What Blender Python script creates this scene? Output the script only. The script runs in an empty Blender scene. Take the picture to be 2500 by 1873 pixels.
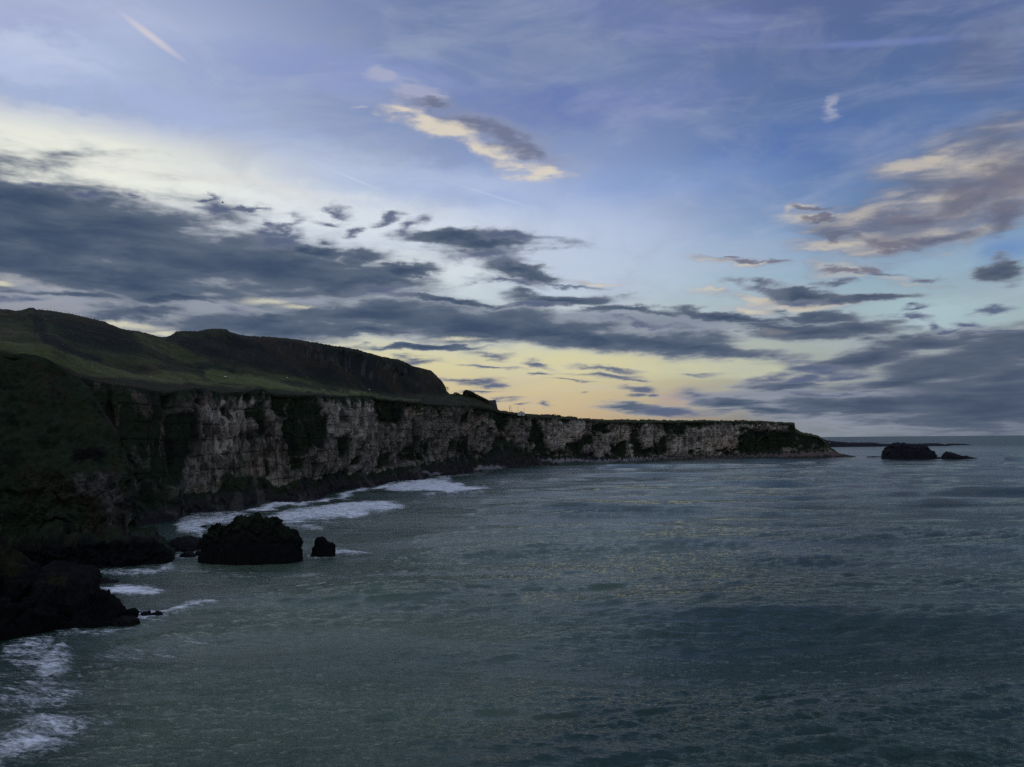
import bpy, math, random
import numpy as np
from mathutils import Vector, Matrix

random.seed(7)
rng = np.random.default_rng(7)
scene = bpy.context.scene

# ------------------------------------------------------------------ camera
F = 2000.0                       # focal length in photo pixels (2500 wide)
CAM_H = 30.0
PITCH = math.radians(3.905)
ROLL = math.radians(-0.47)
camd = bpy.data.cameras.new("camera")
camd.sensor_width = 36.0
camd.lens = 36.0 * F / 2500.0
camd.clip_start = 0.5
camd.clip_end = 200000.0
cam = bpy.data.objects.new("camera", camd)
scene.collection.objects.link(cam)
Rm = Matrix.Rotation(math.pi / 2 + PITCH, 3, 'X') @ Matrix.Rotation(ROLL, 3, 'Z')
cam.matrix_world = Matrix.Translation((0, 0, CAM_H)) @ Rm.to_4x4()
scene.camera = cam
RN = np.array(Rm)

def ray(px, py):
    px = np.asarray(px, float); py = np.asarray(py, float)
    v = np.stack([(px - 1250.0) / F, -(py - 936.5) / F, -np.ones(np.broadcast(px, py).shape)], -1)
    return v @ RN.T

def at(px, py, D=None):
    """photo direction -> world point at horizontal range D (D None: sea level)"""
    r = ray(px, py)
    if D is None:
        k = -CAM_H / r[..., 2]
    else:
        k = np.asarray(D, float) / r[..., 1]
    p = r * k[..., None] if np.ndim(k) else r * k
    return p + np.array([0, 0, CAM_H])

def to_px(P):
    q = (P - np.array([0, 0, CAM_H])) @ RN
    w = -q[..., 2]
    return 1250.0 + F * q[..., 0] / w, 936.5 - F * q[..., 1] / w

# ------------------------------------------------------------------ colour
def lin(c):
    c = np.asarray(c, float) / 255.0
    return tuple(float(x) for x in np.where(c <= 0.04045, c / 12.92, ((c + 0.055) / 1.055) ** 2.4))

# ------------------------------------------------------------------ world
SUN_EL, SUN_AZ = math.radians(4.0), math.radians(-34.0)      # azimuth from +Y, left negative
world = bpy.data.worlds.new("World")
scene.world = world
world.use_nodes = True
world.cycles.sampling_method = 'NONE'        # the whole sky is a broad, even source
NT = world.node_tree
NT.nodes.clear()

class G:
    """tiny node helper"""
    def __init__(s, nt): s.nt = nt
    def n(s, t, **kw):
        nd = s.nt.nodes.new(t)
        for k, v in kw.items(): setattr(nd, k, v)
        return nd
    def put(s, sock, v):
        if isinstance(v, bpy.types.NodeSocket): s.nt.links.new(v, sock)
        elif v is not None:
            if hasattr(sock.default_value, '__len__') and not hasattr(v, '__len__'):
                v = [v] * len(sock.default_value)
            if hasattr(v, '__len__') and len(sock.default_value) == 4 and len(v) == 3: v = tuple(v) + (1,)
            sock.default_value = v
    def m(s, op, a, b=None, c=None, clamp=False):
        nd = s.n('ShaderNodeMath', operation=op, use_clamp=clamp)
        for i, v in enumerate((a, b, c)):
            if v is not None: s.put(nd.inputs[i], v)
        return nd.outputs[0]
    def vm(s, op, a, b=None, out=0):
        nd = s.n('ShaderNodeVectorMath', operation=op)
        s.put(nd.inputs[0], a)
        if b is not None: s.put(nd.inputs[3] if op == 'SCALE' else nd.inputs[1], b)
        return nd.outputs[out]
    def mix(s, f, a, b, mode='MIX'):
        nd = s.n('ShaderNodeMix', data_type='RGBA', blend_type=mode)
        s.put(nd.inputs[0], f); s.put(nd.inputs[6], a); s.put(nd.inputs[7], b)
        return nd.outputs[2]
    def ss(s, x, a, b, lo=0.0, hi=1.0):
        nd = s.n('ShaderNodeMapRange', interpolation_type='SMOOTHSTEP')
        for i, v in enumerate((x, a, b, lo, hi)): s.put(nd.inputs[i], v)
        return nd.outputs[0]
    def noise(s, vec, scale, detail=4, rough=0.5, dist=0.0, col=False, dim='3D', lac=2.0):
        nd = s.n('ShaderNodeTexNoise', noise_dimensions=dim)
        s.put(nd.inputs['Vector'], vec)
        nd.inputs['Scale'].default_value = scale; nd.inputs['Detail'].default_value = detail
        nd.inputs['Roughness'].default_value = rough; nd.inputs['Distortion'].default_value = dist
        nd.inputs['Lacunarity'].default_value = lac
        return nd.outputs[1 if col else 0]
    def comb(s, x, y, z=0.0):
        nd = s.n('ShaderNodeCombineXYZ')
        for i, v in enumerate((x, y, z)): s.put(nd.inputs[i], v)
        return nd.outputs[0]
    def sep(s, v):
        nd = s.n('ShaderNodeSeparateXYZ'); s.put(nd.inputs[0], v); return nd.outputs
    def ramp(s, f, stops, interp='LINEAR'):
        nd = s.n('ShaderNodeValToRGB'); cr = nd.color_ramp; cr.interpolation = interp
        s.put(nd.inputs[0], f)
        while len(cr.elements) < len(stops): cr.elements.new(0.5)
        for e, (p, c) in zip(cr.elements, sorted(stops, key=lambda t: t[0])):
            e.position = p; e.color = tuple(c) + (1,) if len(c) == 3 else c
        return nd.outputs[0]
    def mapping(s, vec, loc, rot, scl, kind='TEXTURE'):
        nd = s.n('ShaderNodeMapping', vector_type=kind)
        s.put(nd.inputs[0], vec)
        nd.inputs[1].default_value = loc; nd.inputs[2].default_value = (0, 0, rot) if not hasattr(rot, '__len__') else rot
        nd.inputs[3].default_value = scl
        return nd.outputs[0]

def azel(px, py):
    r = ray(px, py)
    return np.array([math.atan2(r[0], r[1]) * F, math.atan2(r[2], math.hypot(r[0], r[1])) * F])

g = G(NT)
tc = g.n('ShaderNodeTexCoord').outputs['Generated']
dirn = g.vm('NORMALIZE', tc)
dx, dy, dz = g.sep(dirn)
azn = g.m('MULTIPLY', g.m('ARCTAN2', dx, dy), F)
eln = g.m('MULTIPLY', g.m('ARCSINE', dz), F)
# cloud-deck coordinates: direction projected on a high flat layer
zc = g.m('ADD', g.m('MAXIMUM', dz, 0.0), 0.075)
Q = g.comb(g.m('DIVIDE', dx, zc), g.m('MULTIPLY', g.m('DIVIDE', dy, zc), 1.0), 0.0)
Qs = g.vm('MULTIPLY', Q, (1.0, 0.85, 1.0))
wn = g.vm('SUBTRACT', g.noise(Qs, 1.5, 4, 0.55, col=True), (0.5, 0.5, 0.5))
wx, wy, _ = g.sep(wn)
elw = g.m('MULTIPLY', g.m('ADD', g.m('MAXIMUM', eln, 0.0), 45.0), 0.36)      # warp grows with height
PV = g.comb(azn, eln, 0.0)
fn = g.noise(g.vm('MULTIPLY', PV, (0.013, 0.032, 1.0)), 1.0, 6, 0.62, col=True)
fnx, fny, _ = g.sep(g.vm('SUBTRACT', fn, (0.5, 0.5, 0.5)))
fel = g.m('MULTIPLY', g.m('ADD', g.m('MULTIPLY', g.m('MAXIMUM', eln, 0.0), 0.16), 14.0), 1.0)
U = g.m('ADD', g.m('ADD', azn, g.m('MULTIPLY', fnx, g.m('MULTIPLY_ADD', fel, 1.1, 10.0))), g.m('MULTIPLY', wx, g.m('ADD', g.m('MULTIPLY', elw, 0.7), 70.0)))
V = g.m('ADD', g.m('ADD', eln, g.m('MULTIPLY', fny, g.m('MULTIPLY', fel, 0.65))), g.m('MULTIPLY', wy, g.m('MULTIPLY', elw, 0.7)))
PW = (U, V)
P0 = (azn, eln)
nA = g.m('SUBTRACT', g.noise(Qs, 2.6, 8, 0.58, 0.25), 0.5)
nB = g.m('SUBTRACT', g.noise(g.vm('MULTIPLY', PV, (0.0052, 0.025, 1.0)), 1.0, 7, 0.56, 0.3), 0.5)
nS = g.m('SUBTRACT', g.noise(g.vm('MULTIPLY', PV, (0.0011, 0.010, 1.0)), 1.0, 5, 0.55, 0.4), 0.5)   # thin horizontal streaks

def ell(cx, cy, rx, ry, ang, src):
    """ellipse given in photo pixels -> dot(q,q) in sky angle space"""
    a = math.radians(ang)
    c = azel(cx, cy)
    e1 = (azel(cx + rx * math.cos(a), cy + rx * math.sin(a)) - azel(cx - rx * math.cos(a), cy - rx * math.sin(a))) / 2
    e2 = (azel(cx - ry * math.sin(a), cy + ry * math.cos(a)) - azel(cx + ry * math.sin(a), cy - ry * math.cos(a))) / 2
    l1, l2 = np.linalg.norm(e1), np.linalg.norm(e2)
    th = math.atan2(e1[1], e1[0])
    # r^2 as a quadratic form in (u,v), so only dot products are needed
    M, L = quad(src)
    S_ = 1000.0
    co, si = math.cos(th), math.sin(th)
    ax = np.array([co, si]) * S_ / l1; ay = np.array([-si, co]) * S_ / l2
    c = c / S_
    kx, ky = -ax @ c, -ay @ c
    qa = ax[0] ** 2 + ay[0] ** 2; qb = 2 * (ax[0] * ax[1] + ay[0] * ay[1]); qc = ax[1] ** 2 + ay[1] ** 2
    la = 2 * (ax[0] * kx + ay[0] * ky); lb = 2 * (ax[1] * kx + ay[1] * ky); lc = kx * kx + ky * ky
    d1 = g.vm('DOT_PRODUCT', M, (qa, qb, qc), out=1)
    d2 = g.vm('DOT_PRODUCT', L, (la, lb, lc), out=1)
    return g.m('ADD', d1, d2)

_q = {}
def quad(src):
    """src: (u, v) sockets -> vectors (u2, uv, v2) and (u, v, 1), in thousands"""
    if id(src) not in _q:
        u = g.m('MULTIPLY', src[0], .001); v = g.m('MULTIPLY', src[1], .001)
        _q[id(src)] = (g.comb(g.m('MULTIPLY', u, u), g.m('MULTIPLY', u, v), g.m('MULTIPLY', v, v)), g.comb(u, v, 1.0), src)
    return _q[id(src)][:2]

def union(lst, src):
    r = None
    for e in lst:
        d = ell(*e, src)
        r = d if r is None else g.m('MINIMUM', r, d)
    return g.m('SQRT', g.m('MAXIMUM', r, 0.0))

def gradient(stops):
    """stops: photo row -> colour, as a ramp over elevation"""
    out = []
    for py, c in stops:
        el = (1073 - py) / F
        el = math.atan(el)
        out.append((min(1, max(0, (el + 0.06) / 1.2)), lin(c)))
    return out
elf = g.m('DIVIDE', g.m('ADD', g.m('DIVIDE', eln, F), 0.06), 1.2)
zen = [(-900, (140, 156, 192)), (-2600, (158, 172, 200))]  # overhead sky out of view, brightened to raise the ambient light
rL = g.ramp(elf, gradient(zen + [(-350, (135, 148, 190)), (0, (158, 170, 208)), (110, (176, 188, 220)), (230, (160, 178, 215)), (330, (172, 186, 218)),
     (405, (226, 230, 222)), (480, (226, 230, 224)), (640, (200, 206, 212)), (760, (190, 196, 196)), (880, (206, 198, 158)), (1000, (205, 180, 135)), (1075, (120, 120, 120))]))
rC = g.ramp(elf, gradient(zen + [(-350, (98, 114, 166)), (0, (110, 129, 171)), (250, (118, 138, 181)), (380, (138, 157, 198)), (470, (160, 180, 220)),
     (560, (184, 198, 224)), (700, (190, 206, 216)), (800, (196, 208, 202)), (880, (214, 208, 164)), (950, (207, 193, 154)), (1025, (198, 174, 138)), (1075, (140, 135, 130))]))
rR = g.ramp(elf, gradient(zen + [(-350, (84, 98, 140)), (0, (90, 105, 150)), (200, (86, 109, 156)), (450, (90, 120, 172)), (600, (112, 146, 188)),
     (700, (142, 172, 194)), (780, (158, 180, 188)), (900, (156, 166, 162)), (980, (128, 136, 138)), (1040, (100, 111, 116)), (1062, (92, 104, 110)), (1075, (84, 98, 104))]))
sx = g.m('DIVIDE', dx, g.m('SQRT', g.m('ADD', g.m('MULTIPLY', dx, dx), g.m('MULTIPLY', dy, dy))))
base = g.mix(g.ss(sx, -0.50, -0.05), rL, rC)
base = g.mix(g.ss(sx, 0.02, 0.42), base, rR)
sky = g.n('ShaderNodeTexSky', sky_type='NISHITA', sun_disc=False)
sky.sun_elevation = SUN_EL; sky.sun_rotation = SUN_AZ; sky.air_density = 1.0; sky.dust_density = 2.0
nish = g.mix(1.0, sky.outputs[0], (0.1, 0.1, 0.1), 'MULTIPLY')
base = g.mix(0.04, base, nish)

# high thin veils: (cx,cy,rx,ry,angle,colour,opacity,inner radius)
VEILS = [
 (60, 130, 330, 110, 8, (200, 210, 235), .55, .1),
 (60, 20, 260, 60, -5, (150, 160, 205), .5, .1),
 (420, 260, 520, 60, 12, (160, 176, 218), .5, .1),
 (-20, 368, 380, 36, 9, (243, 244, 228), .75, .3),
 (380, 425, 520, 62, 12, (238, 240, 226), .8, .2),
 (130, 235, 360, 34, 8, (160, 178, 214), .7, .2),
 (900, 530, 520, 90, 8, (222, 230, 236), .75, .1),
 (600, 440, 330, 24, 10, (214, 213, 212), .5, .1),
 (950, 400, 500, 60, 8, (190, 204, 232), .5, .1),
 (1450, 640, 330, 150, 0, (190, 202, 226), .5, .1),
 (1000, 660, 330, 60, 4, (225, 232, 232), .6, .2),
 (850, 200, 500, 60, 12, (134, 150, 202), .55, .1),
 (1450, 250, 420, 60, -8, (98, 116, 178), .6, .1),
 (1700, 60, 420, 50, 6, (110, 124, 180), .4, .1),
 (2150, 105, 280, 12, -3, (118, 134, 190), .6, .1),
 (1900, 330, 300, 60, -12, (78, 112, 176), .5, .1),
 (1650, 430, 380, 70, -6, (128, 156, 208), .4, .1),
 (2420, 120, 130, 120, 10, (98, 108, 138), .5, .1),
 (2300, 770, 260, 45, 0, (168, 196, 204), .6, .2),
 (1850, 900, 360, 30, 0, (204, 208, 176), .6, .2),
 (1420, 900, 360, 30, 0, (214, 208, 166), .5, .1),
 (2450, 600, 110, 60, 0, (84, 126, 190), .6, .1),
 (1210, 480, 130, 4, 17, (200, 212, 238), .25, .1),
 (1650, 985, 60, 30, 12, (176, 158, 150), .7, .3),
 (1700, 960, 70, 18, 0, (160, 156, 158), .6, .2),
 (870, 440, 70, 3, 22, (236, 240, 246), .2, .1),
]
col = base
nV = g.noise(g.vm('MULTIPLY', PV, (0.0022, 0.0075, 1.0)), 1.0, 5, 0.6, 0.6)
nVf = g.m('MULTIPLY_ADD', nV, 0.9, 0.55)
for cx, cy, rx, ry, a, c, op, inn in VEILS:
    r = g.m('SQRT', ell(cx, cy, rx * 1.25, ry * 1.25, a, PW if ry > 12 else P0))
    f = g.ss(r, 1.0, inn, 0.0, op)
    col = g.mix(g.m('MULTIPLY', f, nVf, clamp=True), col, lin(c))
# overall streaky cirrus variation
col = g.mix(g.ss(nV, 0.44, 0.72, 0.0, 0.26), col, lin((190, 197, 214)))
nM = g.noise(g.vm('MULTIPLY', PV, (0.0045, 0.009, 1.0)), 1.0, 6, 0.62, 0.8)
col = g.mix(g.ss(nM, 0.45, 0.7, 0.0, 0.22), col, lin((150, 158, 178)))
# contrail, lit warm
tr = g.m('SQRT', ell(375, 90, 128, 13, 36.5, (g.m('MULTIPLY_ADD', wx, 14, azn), g.m('MULTIPLY_ADD', wy, 14, eln))))
col = g.mix(g.m('MULTIPLY', g.ss(tr, 1.0, 0.1, 0.0, 0.75), g.ss(nB, -.4, .2, .5, 1.0)), col, lin((218, 208, 212)))

# soft grey underlying deck low on the left, and right
SOFT = [(250, 770, 700, 90, 2), (900, 770, 520, 80, 4), (2250, 1005, 620, 75, 0), (1950, 980, 330, 45, 0), (2380, 930, 330, 70, -10), (1500, 800, 420, 40, 2), (0, 720, 300, 40, 3)]
rs = union(SOFT, PW)
ds = g.m('ADD', g.m('SUBTRACT', 1.0, rs), g.m('MULTIPLY', nS, 1.5))
col = g.mix(g.ss(ds, 0.0, 0.5, 0.0, 0.80), col, g.mix(g.ss(nS, -.25, .25), lin((150, 157, 172)), lin((104, 115, 140))))

# main dark cloud
DARK = [
 (20, 560, 560, 190, 6), (30, 475, 330, 100, 9), (90, 470, 300, 80, 10), (250, 530, 330, 110, 12), (330, 610, 500, 135, 9), (640, 645, 380, 90, 7), (300, 665, 700, 60, 3), (-200, 560, 600, 200, 4), (830, 690, 230, 34, 5), (-60, 470, 200, 80, 8),
 (870, 620, 110, 28, 8), (980, 660, 110, 18, 4), (760, 600, 110, 22, 6), (700, 570, 60, 16, -20),
 (545, 512, 50, 10, 0), (615, 508, 34, 7, -12), (700, 545, 60, 14, -30), (820, 500, 34, 13, 10), (935, 530, 38, 10, -14), (1005, 550, 45, 14, -18),
 (800, 530, 40, 9, 10), (520, 478, 26, 6, 0), (340, 460, 40, 12, 15), (230, 445, 50, 12, 5), (70, 405, 40, 10, 0), (350, 470, 30, 8, 0), (880, 555, 22, 9, 0),
 (1130, 588, 120, 24, 4), (1190, 610, 130, 26, 2), (1290, 600, 110, 10, 6), (1180, 640, 90, 14, 3), (1260, 668, 100, 16, 6), (1390, 694, 75, 5, 5), (1240, 690, 90, 8, 4),
 (150, 722, 190, 18, 2), (430, 734, 130, 12, 2), (345, 768, 150, 20, 0), (650, 790, 160, 20, 0), (560, 762, 40, 14, 0), (60, 745, 90, 12, 0),
 (930, 775, 330, 48, 4), (1150, 795, 300, 50, 6), (1350, 820, 300, 34, 4), (1560, 835, 300, 34, 3), (620, 800, 260, 34, 2), (1100, 735, 200, 10, 3), (940, 715, 90, 14, 8), (1370, 733, 160, 19, 3), (1290, 742, 70, 8, 0),
 (900, 810, 180, 16, 0), (1060, 850, 230, 9, -1), (1460, 835, 230, 24, 3), (1700, 850, 220, 18, 3), (1550, 770, 170, 12, 1), (1780, 775, 200, 14, 1), (1560, 793, 80, 7, 5),
 (1000, 880, 80, 6, 4), (1205, 865, 50, 7, 4), (1200, 896, 90, 4, 3),
 (1330, 893, 40, 5, 10), (1325, 913, 40, 4, 0), (1470, 899, 70, 5, 5), (1475, 916, 95, 6, 3), (1560, 925, 40, 4, 4),
 (1150, 932, 60, 9, 4), (1195, 940, 42, 5, 7), (1120, 925, 50, 5, 0), (1200, 972, 70, 4, 0), (1180, 955, 50, 3, 0), (1327, 988, 17, 5, 0), (1277, 987, 22, 3, 0), (1420, 955, 12, 4, 0),
 (1560, 952, 35, 6, 5), (1550, 965, 25, 5, 0), (1590, 967, 22, 4, 0), (1700, 913, 60, 5, 4), (1400, 930, 60, 3, 3),
 (1570, 1000, 100, 14, 2), (1630, 1008, 80, 10, 4), (1790, 985, 110, 16, 2), (1850, 1002, 120, 12, 0), (1700, 968, 50, 12, 6),
 (1915, 945, 115, 15, 0), (1870, 925, 70, 10, -8), (1960, 925, 90, 9, -12), (2060, 962, 170, 5, 0),
 (1960, 708, 170, 17, 3), (2120, 722, 120, 14, 2), (1850, 698, 60, 10, 4), (1940, 730, 90, 10, 0),
 (2010, 770, 120, 16, 3), (2090, 795, 110, 26, 2), (2000, 805, 160, 26, 0), (1900, 790, 140, 14, -2),
 (2275, 795, 22, 14, -38), (2220, 755, 40, 5, -8), (2200, 772, 55, 5, 2), (2420, 757, 60, 7, -4), (2460, 815, 90, 5, -2), (2370, 790, 40, 9, 0), (2310, 808, 40, 6, -6),
 (2240, 848, 170, 28, -5), (2130, 875, 190, 32, -10), (2400, 890, 330, 70, -10), (2420, 1000, 420, 60, -2), (2150, 985, 330, 34, -2), (2250, 925, 300, 26, -8), (2450, 930, 260, 75, -12), (2350, 975, 380, 45, -5),
 (1990, 895, 90, 12, 4), (2050, 910, 90, 10, 0), (2150, 1000, 320, 16, 0), (2400, 1015, 200, 26, 0),
 (2465, 660, 60, 34, 5), (2060, 690, 40, 8, 0),
]
SMALL = [e for e in DARK if e[2] * e[3] < 1300]
rd = union([e for e in DARK if e[2] * e[3] >= 1300], PW)
dd = g.m('ADD', g.m('SUBTRACT', 1.24, rd), g.m('ADD', g.m('MULTIPLY', nA, 1.0), g.m('MULTIPLY', nB, 1.9)))
dcol = g.ramp(g.m('MULTIPLY_ADD', dd, 0.75, g.m('MULTIPLY', nS, 0.35)), [(0.0, lin((160, 165, 180))), (0.2, lin((127, 136, 150))), (0.45, lin((92, 104, 123))), (0.8, lin((71, 86, 109))), (1.0, lin((62, 78, 102)))])
dcol = g.mix(g.ss(sx, 0.15, 0.5, 0.0, 0.45), dcol, g.mix(0.5, dcol, lin((84, 90, 106))))
col = g.mix(g.m('POWER', g.ss(dd, -0.22, 0.62), 1.15), col, dcol)

rq = union([(a_, b_, c_ * 1.3, d_ * 1.5, e_) for a_, b_, c_, d_, e_ in SMALL], PW)
dq = g.m('ADD', g.m('SUBTRACT', 1.08, rq), g.m('ADD', g.m('MULTIPLY', nA, 1.1), g.m('MULTIPLY', nB, 1.5)))
col = g.mix(g.ss(dq, -0.1, 1.0, 0.0, 0.95), col, g.mix(g.ss(dq, .1, .9), lin((132, 138, 156)), lin((90, 101, 128))))

# clouds catching the last warm light
LIT = [
 (2250, 405, 90, 40, -32), (2160, 500, 110, 26, -30), (2050, 545, 110, 26, 6), (2130, 575, 130, 28, 4), (2330, 430, 130, 55, -24), (2420, 400, 120, 40, -18), (2260, 520, 160, 60, -15), (2330, 555, 130, 36, -20), (2430, 460, 110, 60, -20),
 (1980, 498, 50, 10, -12), (2000, 560, 60, 14, 0), (2080, 598, 100, 14, 0),
 (2010, 645, 45, 20, 0), (2060, 660, 80, 20, 3), (2110, 665, 40, 14, 0), (2190, 670, 60, 14, 0), (2260, 688, 90, 10, 4),
 (1760, 625, 85, 12, 3), (1850, 638, 90, 12, 3), (1730, 708, 50, 12, 6), (1830, 728, 110, 12, 6), (1960, 740, 150, 10, 0), (1450, 685, 75, 7, 4),
 (1850, 755, 70, 10, 4), (1900, 800, 60, 12, 2),
]
MASS = [(2340, 450, 320, 130, -28), (2440, 390, 170, 90, -18), (2180, 550, 230, 64, -8), (2450, 430, 170, 100, -20), (2060, 560, 120, 32, 4)]
rm = union(MASS, PW)
dm = g.m('ADD', g.m('SUBTRACT', 1.1, rm), g.m('ADD', g.m('MULTIPLY', nA, .8), g.m('MULTIPLY', nB, 1.2)))
col = g.mix(g.ss(dm, -0.15, 0.7, 0.0, 0.9), col, g.mix(g.ss(nB, -.1, .14), lin((100, 108, 130)), lin((150, 150, 160))))
rl = union([(a_, b_, c_ * (1.22 if a_ < 1400 else 1.04), d_ * (1.45 if a_ < 1400 else 1.04), e_) for a_, b_, c_, d_, e_ in LIT], PW)
dl = g.m('ADD', g.m('SUBTRACT', 1.14, rl), g.m('ADD', g.m('MULTIPLY', nA, 1.5), g.m('MULTIPLY', nB, 1.7)))
lcol = g.mix(g.ss(dl, 0.1, 0.9), g.mix(g.ss(sx, .2, .4), lin((166, 168, 182)), lin((132, 140, 160))), g.mix(g.ss(sx, .2, .4), lin((208, 198, 182)), lin((176, 171, 170))))
lcol = g.mix(g.ss(nB, .02, .17, 0.0, 0.8), lcol, lin((222, 210, 184)))
lcol = g.mix(g.ss(nB, .02, -.12, 0.0, 0.75), lcol, lin((134, 136, 152)))
LITX = g.m('MULTIPLY', g.ss(dl, -0.25, 1.05), g.ss(sx, .25, .42, .8, .55))
# keep dark clouds on top where they overlap strongly at low elevation
col = g.mix(g.m('MULTIPLY', LITX, g.m('SUBTRACT', 1.0, g.ss(dd, 0.25, 0.6, 0.0, 0.8))), col, lcol)
SHADE = [
 (2430, 440, 130, 42, -20), (2330, 480, 120, 26, -22), (2400, 520, 60, 44, -40), (2200, 525, 70, 20, -12), (2060, 575, 50, 8, 3), (2020, 532, 40, 6, 4), (2260, 570, 110, 18, -6), (2000, 508, 40, 8, 8), (2170, 585, 70, 10, 4),
 (1830, 630, 55, 6, 4), (1900, 636, 40, 7, 3), (1790, 618, 30, 5, 0), (2070, 655, 60, 6, 0), (2060, 685, 60, 6, 0), (2280, 672, 40, 8, 0), (2160, 650, 50, 8, 6)]
rh = union(SHADE, PW)
dh = g.m('ADD', g.m('SUBTRACT', 1.1, rh), g.m('ADD', g.m('MULTIPLY', nA, 1.3), g.m('MULTIPLY', nB, 1.5)))
col = g.mix(g.ss(dh, -0.3, 0.9, 0.0, 0.9), col, g.mix(g.ss(nA, -.2, .2), lin((92, 100, 124)), lin((118, 116, 132))))
# the long cream cloud high in the middle, greyer along its upper side
PM = (g.m('ADD', g.m('MULTIPLY_ADD', fnx, 95, azn), g.m('MULTIPLY', wx, 45)), g.m('ADD', g.m('MULTIPLY_ADD', fny, 62, eln), g.m('MULTIPLY', wy, 25)))
r1 = union([(1150, 300, 130, 40, 12), (1230, 335, 120, 38, 14), (1290, 370, 90, 28, 18), (1060, 262, 90, 24, 14)], PM)
d1 = g.m('ADD', g.m('SUBTRACT', 1.1, r1), g.m('MULTIPLY', nB, 1.8))
col = g.mix(g.ss(d1, -0.3, 1.0, 0.0, 0.75), col, g.mix(g.ss(d1, .3, .9), lin((146, 150, 172)), lin((108, 112, 132))))
r2 = union([(985, 275, 60, 22, 6), (1040, 292, 80, 27, 18), (1100, 320, 85, 30, 26), (1160, 350, 90, 31, 30), (1210, 380, 80, 28, 28), (1270, 402, 85, 25, 14), (1330, 416, 60, 14, 8)], PM)
d2_ = g.m('ADD', g.m('SUBTRACT', 1.15, r2), g.m('MULTIPLY', nB, 2.6))
col = g.mix(g.ss(d2_, -0.2, 1.05, 0.0, 0.88), col, g.mix(g.ss(g.m('MULTIPLY_ADD', fny, 1.8, d2_), .1, 1.0), lin((184, 182, 188)), lin((222, 212, 194))))
# faint pale wisps
WISP = [(935, 190, 45, 20, 5), (1010, 215, 90, 22, 12), (1060, 235, 50, 16, 20), (2030, 262, 22, 40, 12), (880, 261, 22, 7, -6), (1150, 370, 30, 8, 5), (1215, 390, 18, 5, 10)]
rw = union(WISP, (g.m('MULTIPLY_ADD', fnx, 90, azn), g.m('MULTIPLY_ADD', fny, 60, eln)))
dw = g.m('ADD', g.m('SUBTRACT', 1.1, rw), g.m('MULTIPLY', nB, 2.6))
col = g.mix(g.ss(dw, 0.0, 0.9, 0.0, 0.6), col, lin((176, 178, 198)))
# gaps of bright light low on the left
GAPS = [(665, 738, 75, 11, 2), (730, 750, 60, 8, 0), (15, 690, 60, 9, 6), (310, 795, 90, 9, 6), (390, 814, 60, 7, 2), (1120, 828, 90, 6, 0)]
rg = union(GAPS, (g.m('MULTIPLY_ADD', fnx, 80, azn), g.m('MULTIPLY_ADD', fny, 26, eln)))
dg = g.m('ADD', g.m('SUBTRACT', 1.0, rg), g.m('ADD', g.m('MULTIPLY', nB, 2.6), g.m('MULTIPLY', nS, 2.6)))
col = g.mix(g.ss(dg, -0.1, 1.2, 0.0, 0.85), col, lin((214, 211, 188)))
# unseen sky behind the viewer, brightened to add ambient light
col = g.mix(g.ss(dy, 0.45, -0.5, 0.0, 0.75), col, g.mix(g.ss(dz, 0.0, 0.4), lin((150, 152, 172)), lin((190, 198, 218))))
# below the horizon: sea colour so side lighting stays plausible
col = g.mix(g.ss(dz, 0.0, -0.02), col, lin((70, 84, 92)))

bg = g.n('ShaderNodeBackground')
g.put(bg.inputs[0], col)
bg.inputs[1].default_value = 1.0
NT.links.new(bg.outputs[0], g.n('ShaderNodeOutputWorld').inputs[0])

# ------------------------------------------------------------------ sun (low, behind the hill on the left, veiled by cloud)
sd = bpy.data.lights.new("sun", 'SUN')
sd.energy = 0.06; sd.angle = math.radians(12); sd.color = (1.0, 0.82, 0.62)
so = bpy.data.objects.new("sun", sd)
scene.collection.objects.link(so)
sdir = Vector((math.sin(SUN_AZ) * math.cos(SUN_EL), math.cos(SUN_AZ) * math.cos(SUN_EL), math.sin(SUN_EL)))
so.rotation_euler = sdir.to_track_quat('Z', 'Y').to_euler()

scene.view_settings.view_transform = 'Standard'
scene.view_settings.look = 'None'
scene.view_settings.exposure = 0.0
scene.view_settings.gamma = 1.0
scene.cycles.max_bounces = 4
scene.cycles.diffuse_bounces = 2
scene.cycles.glossy_bounces = 2
scene.cycles.use_denoising = False
scene.cycles.use_adaptive_sampling = False
scene.cycles.sample_clamp_indirect = 2.0
scene.cycles.caustics_reflective = False
scene.cycles.caustics_refractive = False

# ------------------------------------------------------------------ numpy noise
def _h(ix, iy, iz, seed):
    with np.errstate(over='ignore'):
        n = ix.astype(np.uint32) * np.uint32(374761393) + iy.astype(np.uint32) * np.uint32(668265263) + iz.astype(np.uint32) * np.uint32(2147483647 - 1013) + np.uint32(seed * 7919 + 13)
        n = (n ^ (n >> np.uint32(13))) * np.uint32(1274126177)
        n = n ^ (n >> np.uint32(16))
        n = n * np.uint32(2246822519)
        n = n ^ (n >> np.uint32(15))
    return (n & np.uint32(0xffffff)).astype(np.float32) / np.float32(16777216.0)

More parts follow.
